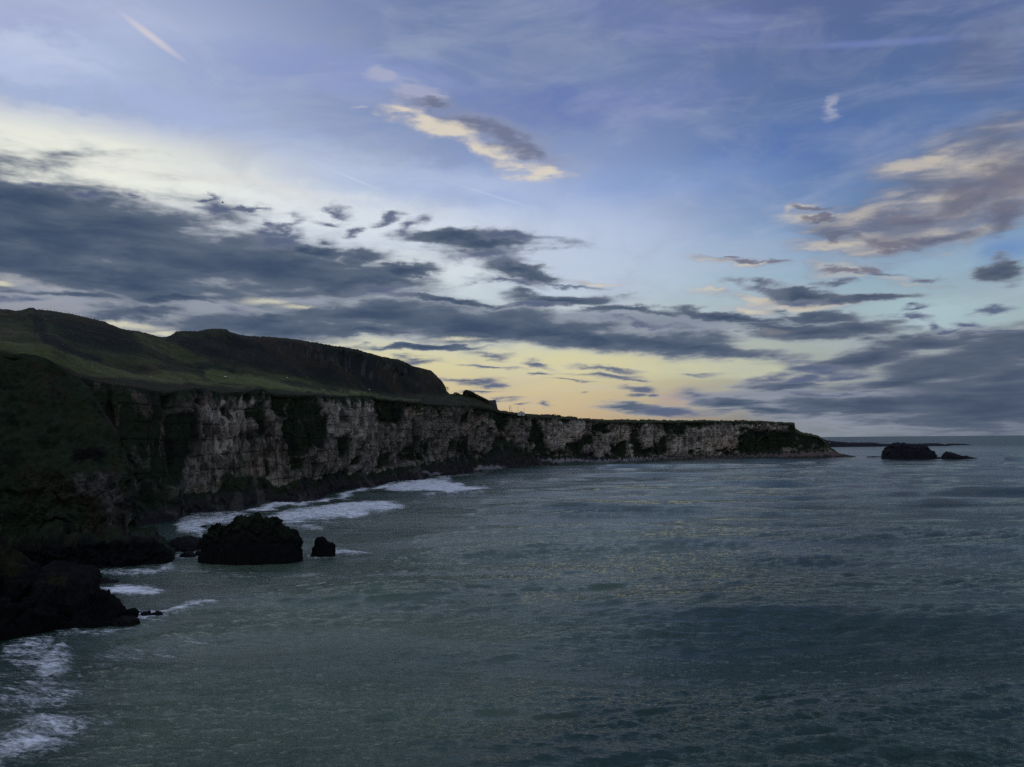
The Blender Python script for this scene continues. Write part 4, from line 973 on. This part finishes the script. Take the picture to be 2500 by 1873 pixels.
def build_sea():
    pys = np.concatenate([np.linspace(2200, 1900, 60, endpoint=False), np.linspace(1900, 1250, 620, endpoint=False), np.linspace(1250, 1080, 240, endpoint=False), 1073 + 7 * np.geomspace(1, .06, 14)])
    D = CAM_H * F / (pys - 1073.0)
    D = np.concatenate([[3, 15], D, [CAM_H * F / .2, CAM_H * F / .12]]) if D[0] > 20 else D
    az = np.concatenate([np.linspace(-math.pi, -.80, 60, endpoint=False), np.linspace(-.80, .80, 1050, endpoint=False), np.linspace(.80, math.pi, 61)])
    R_, A_ = np.meshgrid(D, az, indexing='ij')
    # rows are constant forward distance inside the view, circular outside
    c = np.cos(np.clip(np.abs(A_), 0, .80))
    rr = R_ / c
    X = rr * np.sin(A_); Y = rr * np.cos(A_)
    dr = np.gradient(D)[:, None]
    H = np.zeros_like(X)
    rs = random.Random(5)
    # long swell
    def add(lam, amp, ang, ph, H, sharp=1.0):
        k = 2 * math.pi / lam
        a = math.radians(ang)
        wob = 0.9 * vnoise(X / (lam * 3), Y / (lam * 3), seed=int(lam * 10) % 997)
        p = k * (X * math.sin(a) + Y * math.cos(a)) + ph + wob
        env = 0.62 + 0.70 * vnoise(X / (lam * 4.0) + ph, Y / (lam * 1.6), seed=int(lam * 7) % 991 + 3)
        cell = np.maximum(np.abs(dr) * abs(math.cos(a)), R_ * 1.6 / 1050 * abs(math.sin(a)))
        fade = sstep(lam / (cell + 1e-6), 2.0, 4.5)
        s = np.sin(p)
        return H + amp * env * fade * (s if sharp == 1.0 else (2 * ((s + 1) / 2) ** sharp - 1))
    for lam, amp, ang in [(105, 1.7, 5), (64, 1.4, -6), (43, .40, 9), (31, .24, -14), (22, .16, 14)]:
        H = add(lam, amp, ang, rs.uniform(0, 6.28), H, 1.5)
    gust = .8 + .9 * fbm(X / 150, Y / 45, oct=3, seed=631)            # ruffled and calmer patches
    gust = np.clip(gust, .55, 1.6)
    for L, N, lo, hi, ang, spread, slope in [(911, 512, 22, 90, -5, 10, .080), (233, 512, 5.5, 24, 6, 12, .065), (71, 640, 1.5, 6, -8, 4.5, .16), (19.3, 512, .45, 1.6, 6, 2.0, .13)]:
        tile = ocean_tile(L, N, lo, hi, ang, spread, int(L))
        fade = sstep(lo * 2.2 / (np.abs(dr) + 1e-6), 1.6, 4.0)
        hh_ = tile_sample(tile, L, X * .985 + Y * .17, Y * .985 - X * .17)
        H = H + slope * fade * hh_ * (gust if lo < 20 else 1)
    shore = sstep(np.hypot(X, Y), 2600, 1200)
    H = H * (.25 + .75 * shore) * sstep(np.hypot(X, Y), 5, 30)
    # foam density from where the water breaks (given as photo outlines on the sea plane)
    Pflat = np.stack([X, Y, np.zeros_like(X)], -1)
    front = Y > 10
    px, py = to_px(np.where(front[..., None], Pflat, np.array([0, 1e5, -1e5])))
    fm = np.zeros(px.shape)
    nx = px + 14 * fbm(X / 9, Y / 9, oct=4, seed=701); ny = py + 5 * fbm(X / 9, Y / 14, oct=4, seed=702)
    s7 = .3165
    def z7(pts): return [(400 + a * s7, 1180 + b * s7) for a, b in pts]
    FO = [
     (z7([(745, 268), (900, 212), (1200, 160), (1400, 138), (1700, 128), (1830, 145), (1915, 168), (1860, 192), (1600, 240), (1400, 270), (1000, 300), (880, 300)]), 6, .95),
     (z7([(590, 215), (850, 155), (1060, 150), (1300, 100), (1450, 52), (1700, 5), (1900, -18), (1900, 20), (1700, 48), (1450, 80), (1250, 135), (1050, 172), (900, 188), (700, 215)]), 4, 1.15),
     (z7([(70, 290), (200, 235), (590, 205), (760, 250), (700, 300), (520, 320), (340, 340), (310, 425), (100, 400)]), 7, .86),
     (z7([(900, 300), (1150, 305), (1260, 340), (1240, 380), (1100, 375), (950, 345)]), 6, .70),
     (z7([(60, 500), (270, 480), (290, 560), (60, 600)]), 7, .68),
     (z7([(1060, 400), (1140, 450), (1120, 560), (1200, 590), (1330, 560), (1400, 560), (1640, 530), (1500, 500), (1400, 480), (1330, 470), (1330, 500), (1260, 550), (1150, 560), (1130, 430)]), 5, .80),
     ([(950, 1186), (1000, 1172), (1047, 1165), (1100, 1172), (1131, 1182), (1195, 1190), (1185, 1198), (1100, 1203), (1000, 1203), (940, 1200)], 4, .95),
     ([(1047, 1165), (1130, 1158), (1180, 1152), (1190, 1154), (1120, 1166), (1080, 1174)], 3, .8),
     ([(1195, 1178), (1280, 1164), (1290, 1167), (1230, 1184)], 3, .6),
     ([(236, 1442), (287, 1428), (356, 1432), (408, 1446), (362, 1460), (272, 1458)], 8, .95),
     ([(232, 1390), (300, 1384), (392, 1375), (430, 1366), (440, 1385), (400, 1400), (330, 1412), (292, 1408), (240, 1402)], 9, .76),
     ([(262, 1522), (290, 1500), (300, 1478), (345, 1490), (400, 1488), (440, 1476), (500, 1468), (530, 1470), (460, 1486), (400, 1502), (345, 1516), (300, 1524)], 6, .86),
     ([(139, 1528), (262, 1522), (340, 1515), (400, 1500), (430, 1505), (330, 1530), (250, 1545), (140, 1550)], 9, .72),
     ([(0, 1556), (139, 1530), (150, 1560), (110, 1620), (60, 1640), (0, 1600)], 12, .66),
     ([(100, 1570), (170, 1540), (200, 1600), (130, 1680), (80, 1700)], 14, .72),
     ([(-40, 1850), (50, 1775), (100, 1745), (190, 1768), (300, 1748), (325, 1768), (253, 1805), (210, 1840), (120, 1890), (0, 1950), (-60, 1950)], 30, .74),
     ([(-100, 1640), (120, 1600), (240, 1640), (150, 1760), (-100, 1800)], 30, .60),
     ([(200, 1560), (420, 1520), (620, 1500), (700, 1510), (500, 1560), (300, 1610), (200, 1640)], 25, .50),
     ([(430, 1385), (560, 1380), (800, 1400), (860, 1420), (700, 1425), (520, 1420), (420, 1410)], 14, .46),
     ([(640, 1260), (900, 1235), (1010, 1215), (1060, 1225), (930, 1262), (800, 1290), (700, 1300)], 10, .50),
     ([(1320, 1139), (1460, 1133), (1460, 1135), (1330, 1143)], 1.5, .35),
     ([(2020, 1101), (2100, 1104), (2155, 1104), (2155, 1110), (2090, 1111), (2040, 1106)], 3, .28),
     ([(2290, 1104), (2500, 1108), (2500, 1122), (2400, 1116), (2330, 1106)], 5, .25),
     ([(2270, 1091), (2330, 1091), (2400, 1095), (2330, 1096)], 2, .25),
    ]
    for pts, sft, k in FO:
        fm = np.maximum(fm, k * poly_mask(nx, ny, pts, sft * 1.9) * front)
    pale_water = poly_mask(nx, ny, [(250, 1560), (330, 1420), (450, 1300), (700, 1210), (1000, 1185), (1300, 1165), (1800, 1150), (1750, 1260), (1650, 1420), (1400, 1600), (1300, 1800), (900, 1950), (250, 1900)], 170) * front  # broad area of paler, greener water tone
    pale_water = pale_water * (.75 + .35 * fbm(X / 40, Y / 40, oct=3, seed=721))
    calm = np.maximum(poly_mask(px, py, [(-600, 1900), (100, 1640), (420, 1540), (760, 1430), (950, 1360), (1150, 1230), (1250, 1120), (400, 1200), (-600, 1300)], 70),
                      poly_mask(px, py, [(1990, 1095), (2450, 1095), (2450, 1135), (1990, 1135)], 8)) * front
    H = H * (1 - .72 * calm)              # swell dies in the lee of the rocks
    H = H + .45 * fm * (.6 + fbm(X / 3, Y / 3, oct=3, seed=711))
    P = np.stack([X, Y, H * .9 - .1], -1)
    ob = mesh_obj('sea', P, grid_faces(*X.shape), M_sea, attrs={'foam': ('FLOAT', fm), 'pale_water': ('FLOAT', pale_water)})
    tag(ob, kind='structure')

M_sea, h, b = new_mat('sea_water')
geo = h.n('ShaderNodeNewGeometry'); pos = geo.outputs['Position']
px_, py_, _z = h.sep(pos)
foam = h.n('ShaderNodeAttribute', attribute_name='foam').outputs['Fac']
pb = h.mapping(pos, (0, 0, 0), math.radians(10), (1, 1, 1), 'POINT')
pr = h.mapping(pos, (0, 0, 0), math.radians(14), (1, 1, 1), 'POINT')
fa = h.noise(h.vm('MULTIPLY', pr, (0.30, 0.75, 1)), 1.0, 7, 0.62, 0.9)
fb = h.noise(h.vm('MULTIPLY', pr, (1.1, 2.3, 1)), 1.0, 5, 0.6, 0.6)
fs_ = h.noise(h.vm('MULTIPLY', pr, (0.07, 0.42, 1)), 1.0, 5, 0.6, 0.8)
fmix = h.m('ADD', h.m('ADD', h.m('MULTIPLY', fa, 0.42), h.m('MULTIPLY', fb, 0.33)), h.m('MULTIPLY', fs_, 0.25))
fmix = h.m('MULTIPLY_ADD', fmix, 1.25, -0.125)
thr = h.m('MULTIPLY_ADD', foam, -0.40, 0.725)
fm_ = h.ss(h.m('SUBTRACT', fmix, thr), -0.05, 0.22)
fm_ = h.m('MULTIPLY', fm_, h.ss(foam, 0.02, 0.2))
big = h.noise(h.vm('MULTIPLY', pb, (0.0045, 0.020, 1)), 1.0, 5, 0.55, 0.5)
wat = h.mix(h.ss(big, .35, .65), (0.006, 0.024, 0.019), (0.013, 0.038, 0.029))
pale_water = h.n('ShaderNodeAttribute', attribute_name='pale_water').outputs['Fac']
wat = h.mix(h.m('MULTIPLY', pale_water, h.ss(big, .3, .65, .6, 1.0)), wat, (0.095, 0.132, 0.092))
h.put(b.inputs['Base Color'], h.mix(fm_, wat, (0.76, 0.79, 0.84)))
dist = h.vm('LENGTH', pos, out=1)
h.put(b.inputs['Roughness'], h.m('ADD', h.m('MULTIPLY', fm_, 0.6), h.ss(dist, 700, 3500, 0.07, 0.38)))
b.inputs['IOR'].default_value = 1.333
b.inputs['Specular Tint'].default_value = (0.80, 1.0, 0.92, 1)
w1 = h.noise(h.vm('MULTIPLY', pb, (0.35, 0.85, 0.5)), 1.0, 6, 0.62, 0.6)
w2 = h.noise(h.vm('MULTIPLY', pb, (1.6, 3.6, 0.5)), 1.0, 4, 0.6, 0.4)
w3 = h.noise(h.vm('MULTIPLY', pb, (0.05, 0.16, 0.5)), 1.0, 5, 0.6, 0.3)
hh = h.m('ADD', h.m('MULTIPLY', w1, 0.55), h.m('ADD', h.m('MULTIPLY', w2, 0.22), h.m('ADD', h.m('MULTIPLY', w3, 0.7), h.m('MULTIPLY', fm_, 0.15))))
bp = h.n('ShaderNodeBump'); bp.inputs['Distance'].default_value = 1.0
h.put(bp.inputs['Strength'], h.ss(big, .42, .58, .45, 1.3))
h.put(bp.inputs['Height'], hh); M_sea.node_tree.links.new(bp.outputs[0], b.inputs['Normal'])
build_sea()

# ------------------------------------------------------------------ small built things on the skyline
def box(x0, x1, y0, y1, z0, z1):
    V_ = [(x0, y0, z0), (x1, y0, z0), (x1, y1, z0), (x0, y1, z0), (x0, y0, z1), (x1, y0, z1), (x1, y1, z1), (x0, y1, z1)]
    return V_, [(0, 3, 2, 1), (4, 5, 6, 7), (0, 1, 5, 4), (1, 2, 6, 5), (2, 3, 7, 6), (3, 0, 4, 7)]
def merge(*parts):
    V_, F_ = [], []
    for v, f in parts:
        o = len(V_); V_ += list(v); F_ += [tuple(i + o for i in q) for q in f]
    return V_, F_
def tube(p0, p1, r0, r1, n=6):
    p0 = Vector(p0); p1 = Vector(p1); d = (p1 - p0).normalized()
    a = d.orthogonal().normalized(); b_ = d.cross(a)
    V_ = []
    for p, r in ((p0, r0), (p1, r1)):
        for i in range(n):
            t = 2 * math.pi * i / n; V_.append(tuple(p + a * math.cos(t) * r + b_ * math.sin(t) * r))
    return V_, [(i, (i + 1) % n, n + (i + 1) % n, n + i) for i in range(n)] + [tuple(range(n))[::-1], tuple(range(n, 2 * n))]
def part(name, vf, mat, parent, smooth=False): return mesh_obj(name, vf[0], vf[1], mat, parent, smooth)
def empty(name, loc, label, cat, group=None):
    o = bpy.data.objects.new(name, None); o.location = loc; link(o)
    return tag(o, label, cat, group)

# whitewashed cottage, gable end to the sea
hp = at(1272.5, 1012.5, 905.0)
house = empty('cottage', tuple(hp), 'small whitewashed cottage, gable end to the sea, on the cliff-top skyline', 'house')
s = 905 / F
hw, eh, rh_ = 8.2 * s, 1.6, 9 * s
wall = merge(([(-hw, 0, -1), (hw, 0, -1), (hw, 0, eh), (0, 0, rh_ - .25), (-hw, 0, eh), (-hw, 9, -1), (hw, 9, -1), (hw, 9, eh), (0, 9, rh_ - .25), (-hw, 9, eh)],
    [(0, 1, 2, 3, 4), (9, 8, 7, 6, 5), (1, 6, 7, 2), (0, 4, 9, 5)]))
part('wall', wall, M_white, house)
def slab(sx_):
    a = (0, rh_); b__ = (sx_ * (hw + .7), eh - .28)
    V_ = [(a[0], -.35, a[1]), (b__[0], -.35, b__[1]), (b__[0], 9.35, b__[1]), (a[0], 9.35, a[1])]
    V_ += [(v[0], v[1], v[2] - .24) for v in V_]
    return V_, [(0, 1, 2, 3), (7, 6, 5, 4), (0, 4, 5, 1), (1, 5, 6, 2), (2, 6, 7, 3), (3, 7, 4, 0)]
part('roof', merge(slab(-1), slab(1)), M_slate, house)
part('door', box(.1, .95, -.06, .05, -.9, 1.5), M_door, house)
part('window', box(-2.1, -1.2, -.06, .05, .2, 1.3), M_glass, house)
part('window', box(1.7, 2.4, -.06, .05, .2, 1.1), M_glass, house)

def pole(px, ytop, ybase, D, label, arms=1.4):
    p = at(px, ybase, D); t = at(px, ytop, D); h_ = t[2] - p[2]
    o = empty('utility_pole', (p[0], p[1], p[2] - 1), label, 'utility pole', 'poles around the cottage')
    part('post', tube((0, 0, 0), (0, 0, h_ + 1), .17, .12), M_wood, o)
    part('crossarm', box(-arms / 2, arms / 2, -.08, .08, h_ + .75, h_ + .9), M_wood, o)
    return o
pole(1264.8, 993, 1007.8, 917, 'thin pole rising behind the left side of the cottage')
pole(1279.6, 997, 1009.6, 929, 'shortest pole, at the right end of the cottage roof', 1.0)
pA = at(1244.0, 1005.8, 900); pB = at(1247.8, 1006.2, 900); tA = at(1244, 991, 900)
hf = empty('utility_pole', (pA[0], pA[1], pA[2] - 1), 'twin-legged pole with one crossbar, left of the cottage', 'utility pole', 'poles around the cottage')
dxp = pB[0] - pA[0]; hh_ = tA[2] - pA[2] + 1
part('post', tube((0, 0, 0), (0, 0, hh_), .2, .15), M_wood, hf)
part('post', tube((dxp, 0, 0), (dxp, 0, hh_), .18, .13), M_wood, hf)
part('crossarm', box(-.7, dxp + .5, -.1, .1, hh_ - .25, hh_ - .05), M_wood, hf)
part('transformer', tube((-.25, -.3, hh_ - 3.2), (-.25, -.3, hh_ - 1.9), .32, .32, 8), M_wood, hf)

# stone wall block (old kiln) on the bluff
def prism_px(name, pts, D, dep, mat, label, cat):
    P = at(np.array([p[0] for p in pts]), np.array([p[1] for p in pts]), D)
    c = P.mean(0); c[2] = P[:, 2].min()
    Q_ = P - c; n = len(pts)
    V_ = [tuple(q) for q in Q_] + [(q[0], q[1] + dep, q[2]) for q in Q_]
    F_ = [tuple(range(n)), tuple(range(n, 2 * n))[::-1]] + [(i, n + i, n + (i + 1) % n, (i + 1) % n) for i in range(n)]
    ob = mesh_obj(name, V_, F_, mat, smooth=False); ob.location = tuple(c)
    return tag(ob, label, cat)
prism_px('stone_buttress', [(1186, 1002), (1186, 977.4), (1203, 977.2), (1204, 976.4), (1210, 976.6), (1210.6, 980), (1212.5, 988), (1214.5, 997), (1216, 1006)], 884, 14, M_stone,
         'tall block of old stone walling with a sloping end, right of the hedge', 'stone wall')
prism_px('field_wall', [(1320.6, 1016), (1320.6, 1011.0), (1322.6, 1011.0), (1323, 1012.0), (1333, 1011.5), (1343.5, 1011.6), (1344.5, 1013), (1346, 1017)], 966, 1.2, M_stone,
         'low dark field wall with a gatepost on the skyline right of the cottage', 'wall')
sh_o = at(1431.5, 1025, 1060)
shed = empty('shed', tuple(sh_o), 'low flat dark shed on the skyline where the level headland begins', 'shed')
ws = 9.2 * 1060 / F
part('wall', box(-ws, ws, 0, 5, -1, 1.6), M_stone, shed)
part('roof', box(-ws - .4, ws + .4, -.4, 5.4, 1.6, 2.0), M_slate, shed)
fs = at(2024, 1081.5, 2440)
fsh = empty('hut', tuple(fs), 'tiny pale hut on the low far headland', 'hut')
part('wall', box(-3.2, 3.2, 0, 5, -3, 1.2), M_white, fsh)
part('roof', box(-3.5, 3.5, -.3, 5.3, 1.2, 1.7), M_slate, fsh)

# fence posts along the left hill crest
fx = np.arange(96, 262, 9.0)
i0 = [land_point(x_, tab(x_, SKY_) + .3) for x_ in fx]
fo = empty('fence', tuple(i0[0]), 'wire fence on thin posts along the crest of the left hill', 'fence')
for p in i0:
    q = p - i0[0]
    part('post', tube((q[0], q[1], q[2] - 1), (q[0], q[1], q[2] + 1.3), .06, .05, 5), M_wood, fo)
wv = []
for a, b_ in zip(i0[:-1], i0[1:]):
    a_, b2 = a - i0[0], b_ - i0[0]
    wv.append(tube((a_[0], a_[1], a_[2] + 1.1), (b2[0], b2[1], b2[2] + 1.1), .015, .015, 4))
part('wire', merge(*wv), M_wood, fo)

# ------------------------------------------------------------------ trees and bushes
def branches(rs, base, h_, lean, levels=4, spread=.6, r=.22):
    out = []; tips = []
    def grow(p, d, L, r_, lv):
        q = p + d * L
        out.append(tube(p, q, r_, r_ * .65, 5 if lv < 2 else 3))
        if lv == 0: tips.append(q); return
        for k in range(rs.choice((2, 3, 3))):
            nd = (d + Vector((rs.gauss(lean, spread), rs.gauss(0, spread), rs.gauss(.15, spread * .6)))).normalized()
            grow(p + d * L * rs.uniform(.55, 1), nd, L * rs.uniform(.6, .8), r_ * .6, lv - 1)
    grow(Vector(base), Vector((lean * .3, 0, 1)).normalized(), h_ * .32, r, levels)
    return merge(*out), tips
def leaves(rs, pts, n, size, spread):
    V_, F_ = [], []
    for i in range(n):
        c = Vector(rs.choice(pts)) + Vector((rs.gauss(0, spread), rs.gauss(0, spread), rs.gauss(0, spread * .7)))
        a = Vector((rs.gauss(0, 1), rs.gauss(0, 1), rs.gauss(0, 1))).normalized(); b_ = a.orthogonal().normalized()
        s_ = size * rs.uniform(.5, 1.3); o = len(V_)
        V_ += [tuple(c + a * s_), tuple(c + b_ * s_ * .7), tuple(c - a * s_), tuple(c - b_ * s_ * .7)]; F_.append((o, o + 1, o + 2, o + 3))
    return V_, F_

rs = random.Random(3)
tp = at(1093.5, 960, 876)
t1 = empty('bare_tree', tuple(tp), 'spindly bare tree leaning out where the steep hill ends', 'tree')
tv, tips = branches(rs, (0, 0, -.6), 9.0, -.05, 4, .42, .16)
part('trunk', tv, M_twig, t1)
part('crown', leaves(rs, tips, 260, .16, .5), M_twig, t1)

def hedge(name, top, base_y, D, dep, label, cat, n, size, seed, stems=8, mat=M_leaf):
    rs_ = random.Random(seed)
    top = np.array(top, float); cx = top[:, 0].mean(); by = tab(cx, base_y)
    b0 = at(cx, by, D)
    o = empty(name, tuple(b0), label, cat)
    xs = np.linspace(top[0, 0], top[-1, 0], 60); ty = tab(xs, top); bb = tab(xs, base_y)
    pts = []
    for k in range(n):
        i = rs_.randrange(60); t = rs_.random() ** .9
        yv = bb[i] + (ty[i] - bb[i]) * (t * 1.0) + abs(rs_.gauss(0, .5)) * (1 if rs_.random() < .8 else -1.2)
        q = at(xs[i] + rs_.gauss(0, .5), yv, D) - b0
        q[1] += rs_.gauss(0, dep * .3)
        pts.append(tuple(q))
    V_, F_ = leaves(rs_, pts, n, size, .22)
    part('crown', (V_, F_), mat, o)
    st = []
    for k in range(stems):
        i = int((k + .5) / stems * 60); p0 = at(xs[i], bb[i] + 1.5, D) - b0; p1 = at(xs[i] - 1.0, ty[i] + 1.5, D) - b0
        y0 = rs_.gauss(0, dep * .2); st.append(tube((p0[0], y0, p0[2]), (p1[0], y0, p1[2]), .2, .08, 5))
        for m_ in range(3):
            t = rs_.uniform(.3, .8); q = p0 * (1 - t) + p1 * t
            st.append(tube((q[0], y0, q[2]), (q[0] + rs_.gauss(0, 1.5), y0 + rs_.gauss(0, 1), q[2] + rs_.uniform(1, 2.4)), .09, .03, 4))
    part('trunk', merge(*st), M_twig, o)
hedge('windswept_tree', [(1130, 964), (1131.5, 957), (1134, 953.8), (1138, 952.2), (1143, 953), (1150, 955.5), (1155, 958), (1160, 961)], [(1130, 967), (1160, 974)], 872, 5, 'tallest wind-shaped tree with a rounded head, at the left end of the hedge', 'tree', 7000, .36, 11)
hedge('windswept_hedge', [(1152, 957.5), (1160, 961.5), (1168, 965), (1176, 969), (1186, 974), (1193, 978)], [(1152, 973), (1193, 990)], 872, 5, 'dense hedge stepping down from the rounded tree to the stone walling', 'hedge', 8000, .36, 12, 10)
hedge('bush', [(1107.5, 962), (1109, 958.5), (1112, 957.3), (1117, 958.5), (1122, 961), (1130, 965)], [(1107, 963.5), (1130, 969)], 870, 3, 'low dark bush alone between the bare tree and the hedge', 'bush', 1500, .28, 13, 4)
for k, (bx, w_, hgt, lab) in enumerate([(1352, 7, 2.2, 'small skyline bush just right of the low field wall'), (1364, 5, 1.4, 'tiny round skyline bush, second one right of the field wall'), (1391, 9, 2.0, 'wide low skyline bush halfway between field wall and shed'),
                                       (1403, 6, 2.0, 'small skyline bush, the last one left of the flat shed')]):
    yb = tab(bx, SKY_)
    hedge('bush', [(bx - w_, yb + .3), (bx - w_ * .5, yb - hgt * .8), (bx, yb - hgt), (bx + w_ * .6, yb - hgt * .6), (bx + w_, yb + .4)], [(bx - w_, yb + 1.5), (bx + w_, yb + 2.5)], tab(bx, SKY_, 2) - 2, 2, lab, 'bush', 500, .35, 30 + k, 3)

# ------------------------------------------------------------------ sheep and a bird
def ico(c, r, sub=2, seed=0, amp=.0):
    import bmesh
    bm = bmesh.new(); bmesh.ops.create_icosphere(bm, subdivisions=sub, radius=1.0)
    V_ = [(v.co.x * r[0] + c[0], v.co.y * r[1] + c[1], v.co.z * r[2] + c[2]) for v in bm.verts]
    F_ = [tuple(v.index for v in f.verts) for f in bm.faces]; bm.free(); return V_, F_
def sheep(px, py, rot, label):
    p = land_point(px, py)
    o = empty('sheep', (p[0], p[1], p[2] + .3), label, 'sheep', 'sheep grazing on the bench')
    o.rotation_euler = (0, 0, rot)
    body = merge(ico((0, 0, .72), (.62, .30, .34)), ico((.55, 0, .74), (.24, .2, .22)), ico((-.55, 0, .8), (.15, .1, .1), 1))
    part('fleece', body, M_wool, o, True)
    head = merge(ico((.82, 0, .55), (.17, .09, .11)), ico((.72, .12, .66), (.05, .08, .03), 1), ico((.72, -.12, .66), (.05, .08, .03), 1))
    part('head', head, M_face, o, True)
    for sx_, sy_ in ((.35, .14), (.35, -.14), (-.38, .14), (-.38, -.14)):
        part('leg', tube((sx_, sy_, 0), (sx_, sy_, .55), .045, .07, 6), M_face, o)
sheep(550, 925, .2, 'white sheep grazing on the brighter grass strip, leftmost of the three')
sheep(701, 926, 2.9, 'white sheep, middle of the three, higher on the slope')
sheep(902, 954, .3, 'white sheep farthest right, below the crag foot')

bp_ = at(543.6, 494.5, 160)
bird = empty('gull', tuple(bp_), 'lone dark bird in flight above the big cloud bank', 'bird')
part('body', merge(ico((0, 0, 0), (.24, .08, .08)), ico((.24, 0, .02), (.08, .05, .05), 1)), M_feather, bird, True)
for s_ in (-1, 1):
    part('wing', ([(.12, 0, .04), (-.10, 0, .04), (-.06, s_ * .28, .15), (.10, s_ * .30, .16), (-.12, s_ * .6, .07), (.12, 0, .06), (-.10, 0, .06), (-.06, s_ * .28, .17), (.10, s_ * .30, .18)],
                  [(0, 1, 2, 3), (3, 2, 4), (5, 8, 7, 6), (8, 4, 7)]), M_feather, bird)
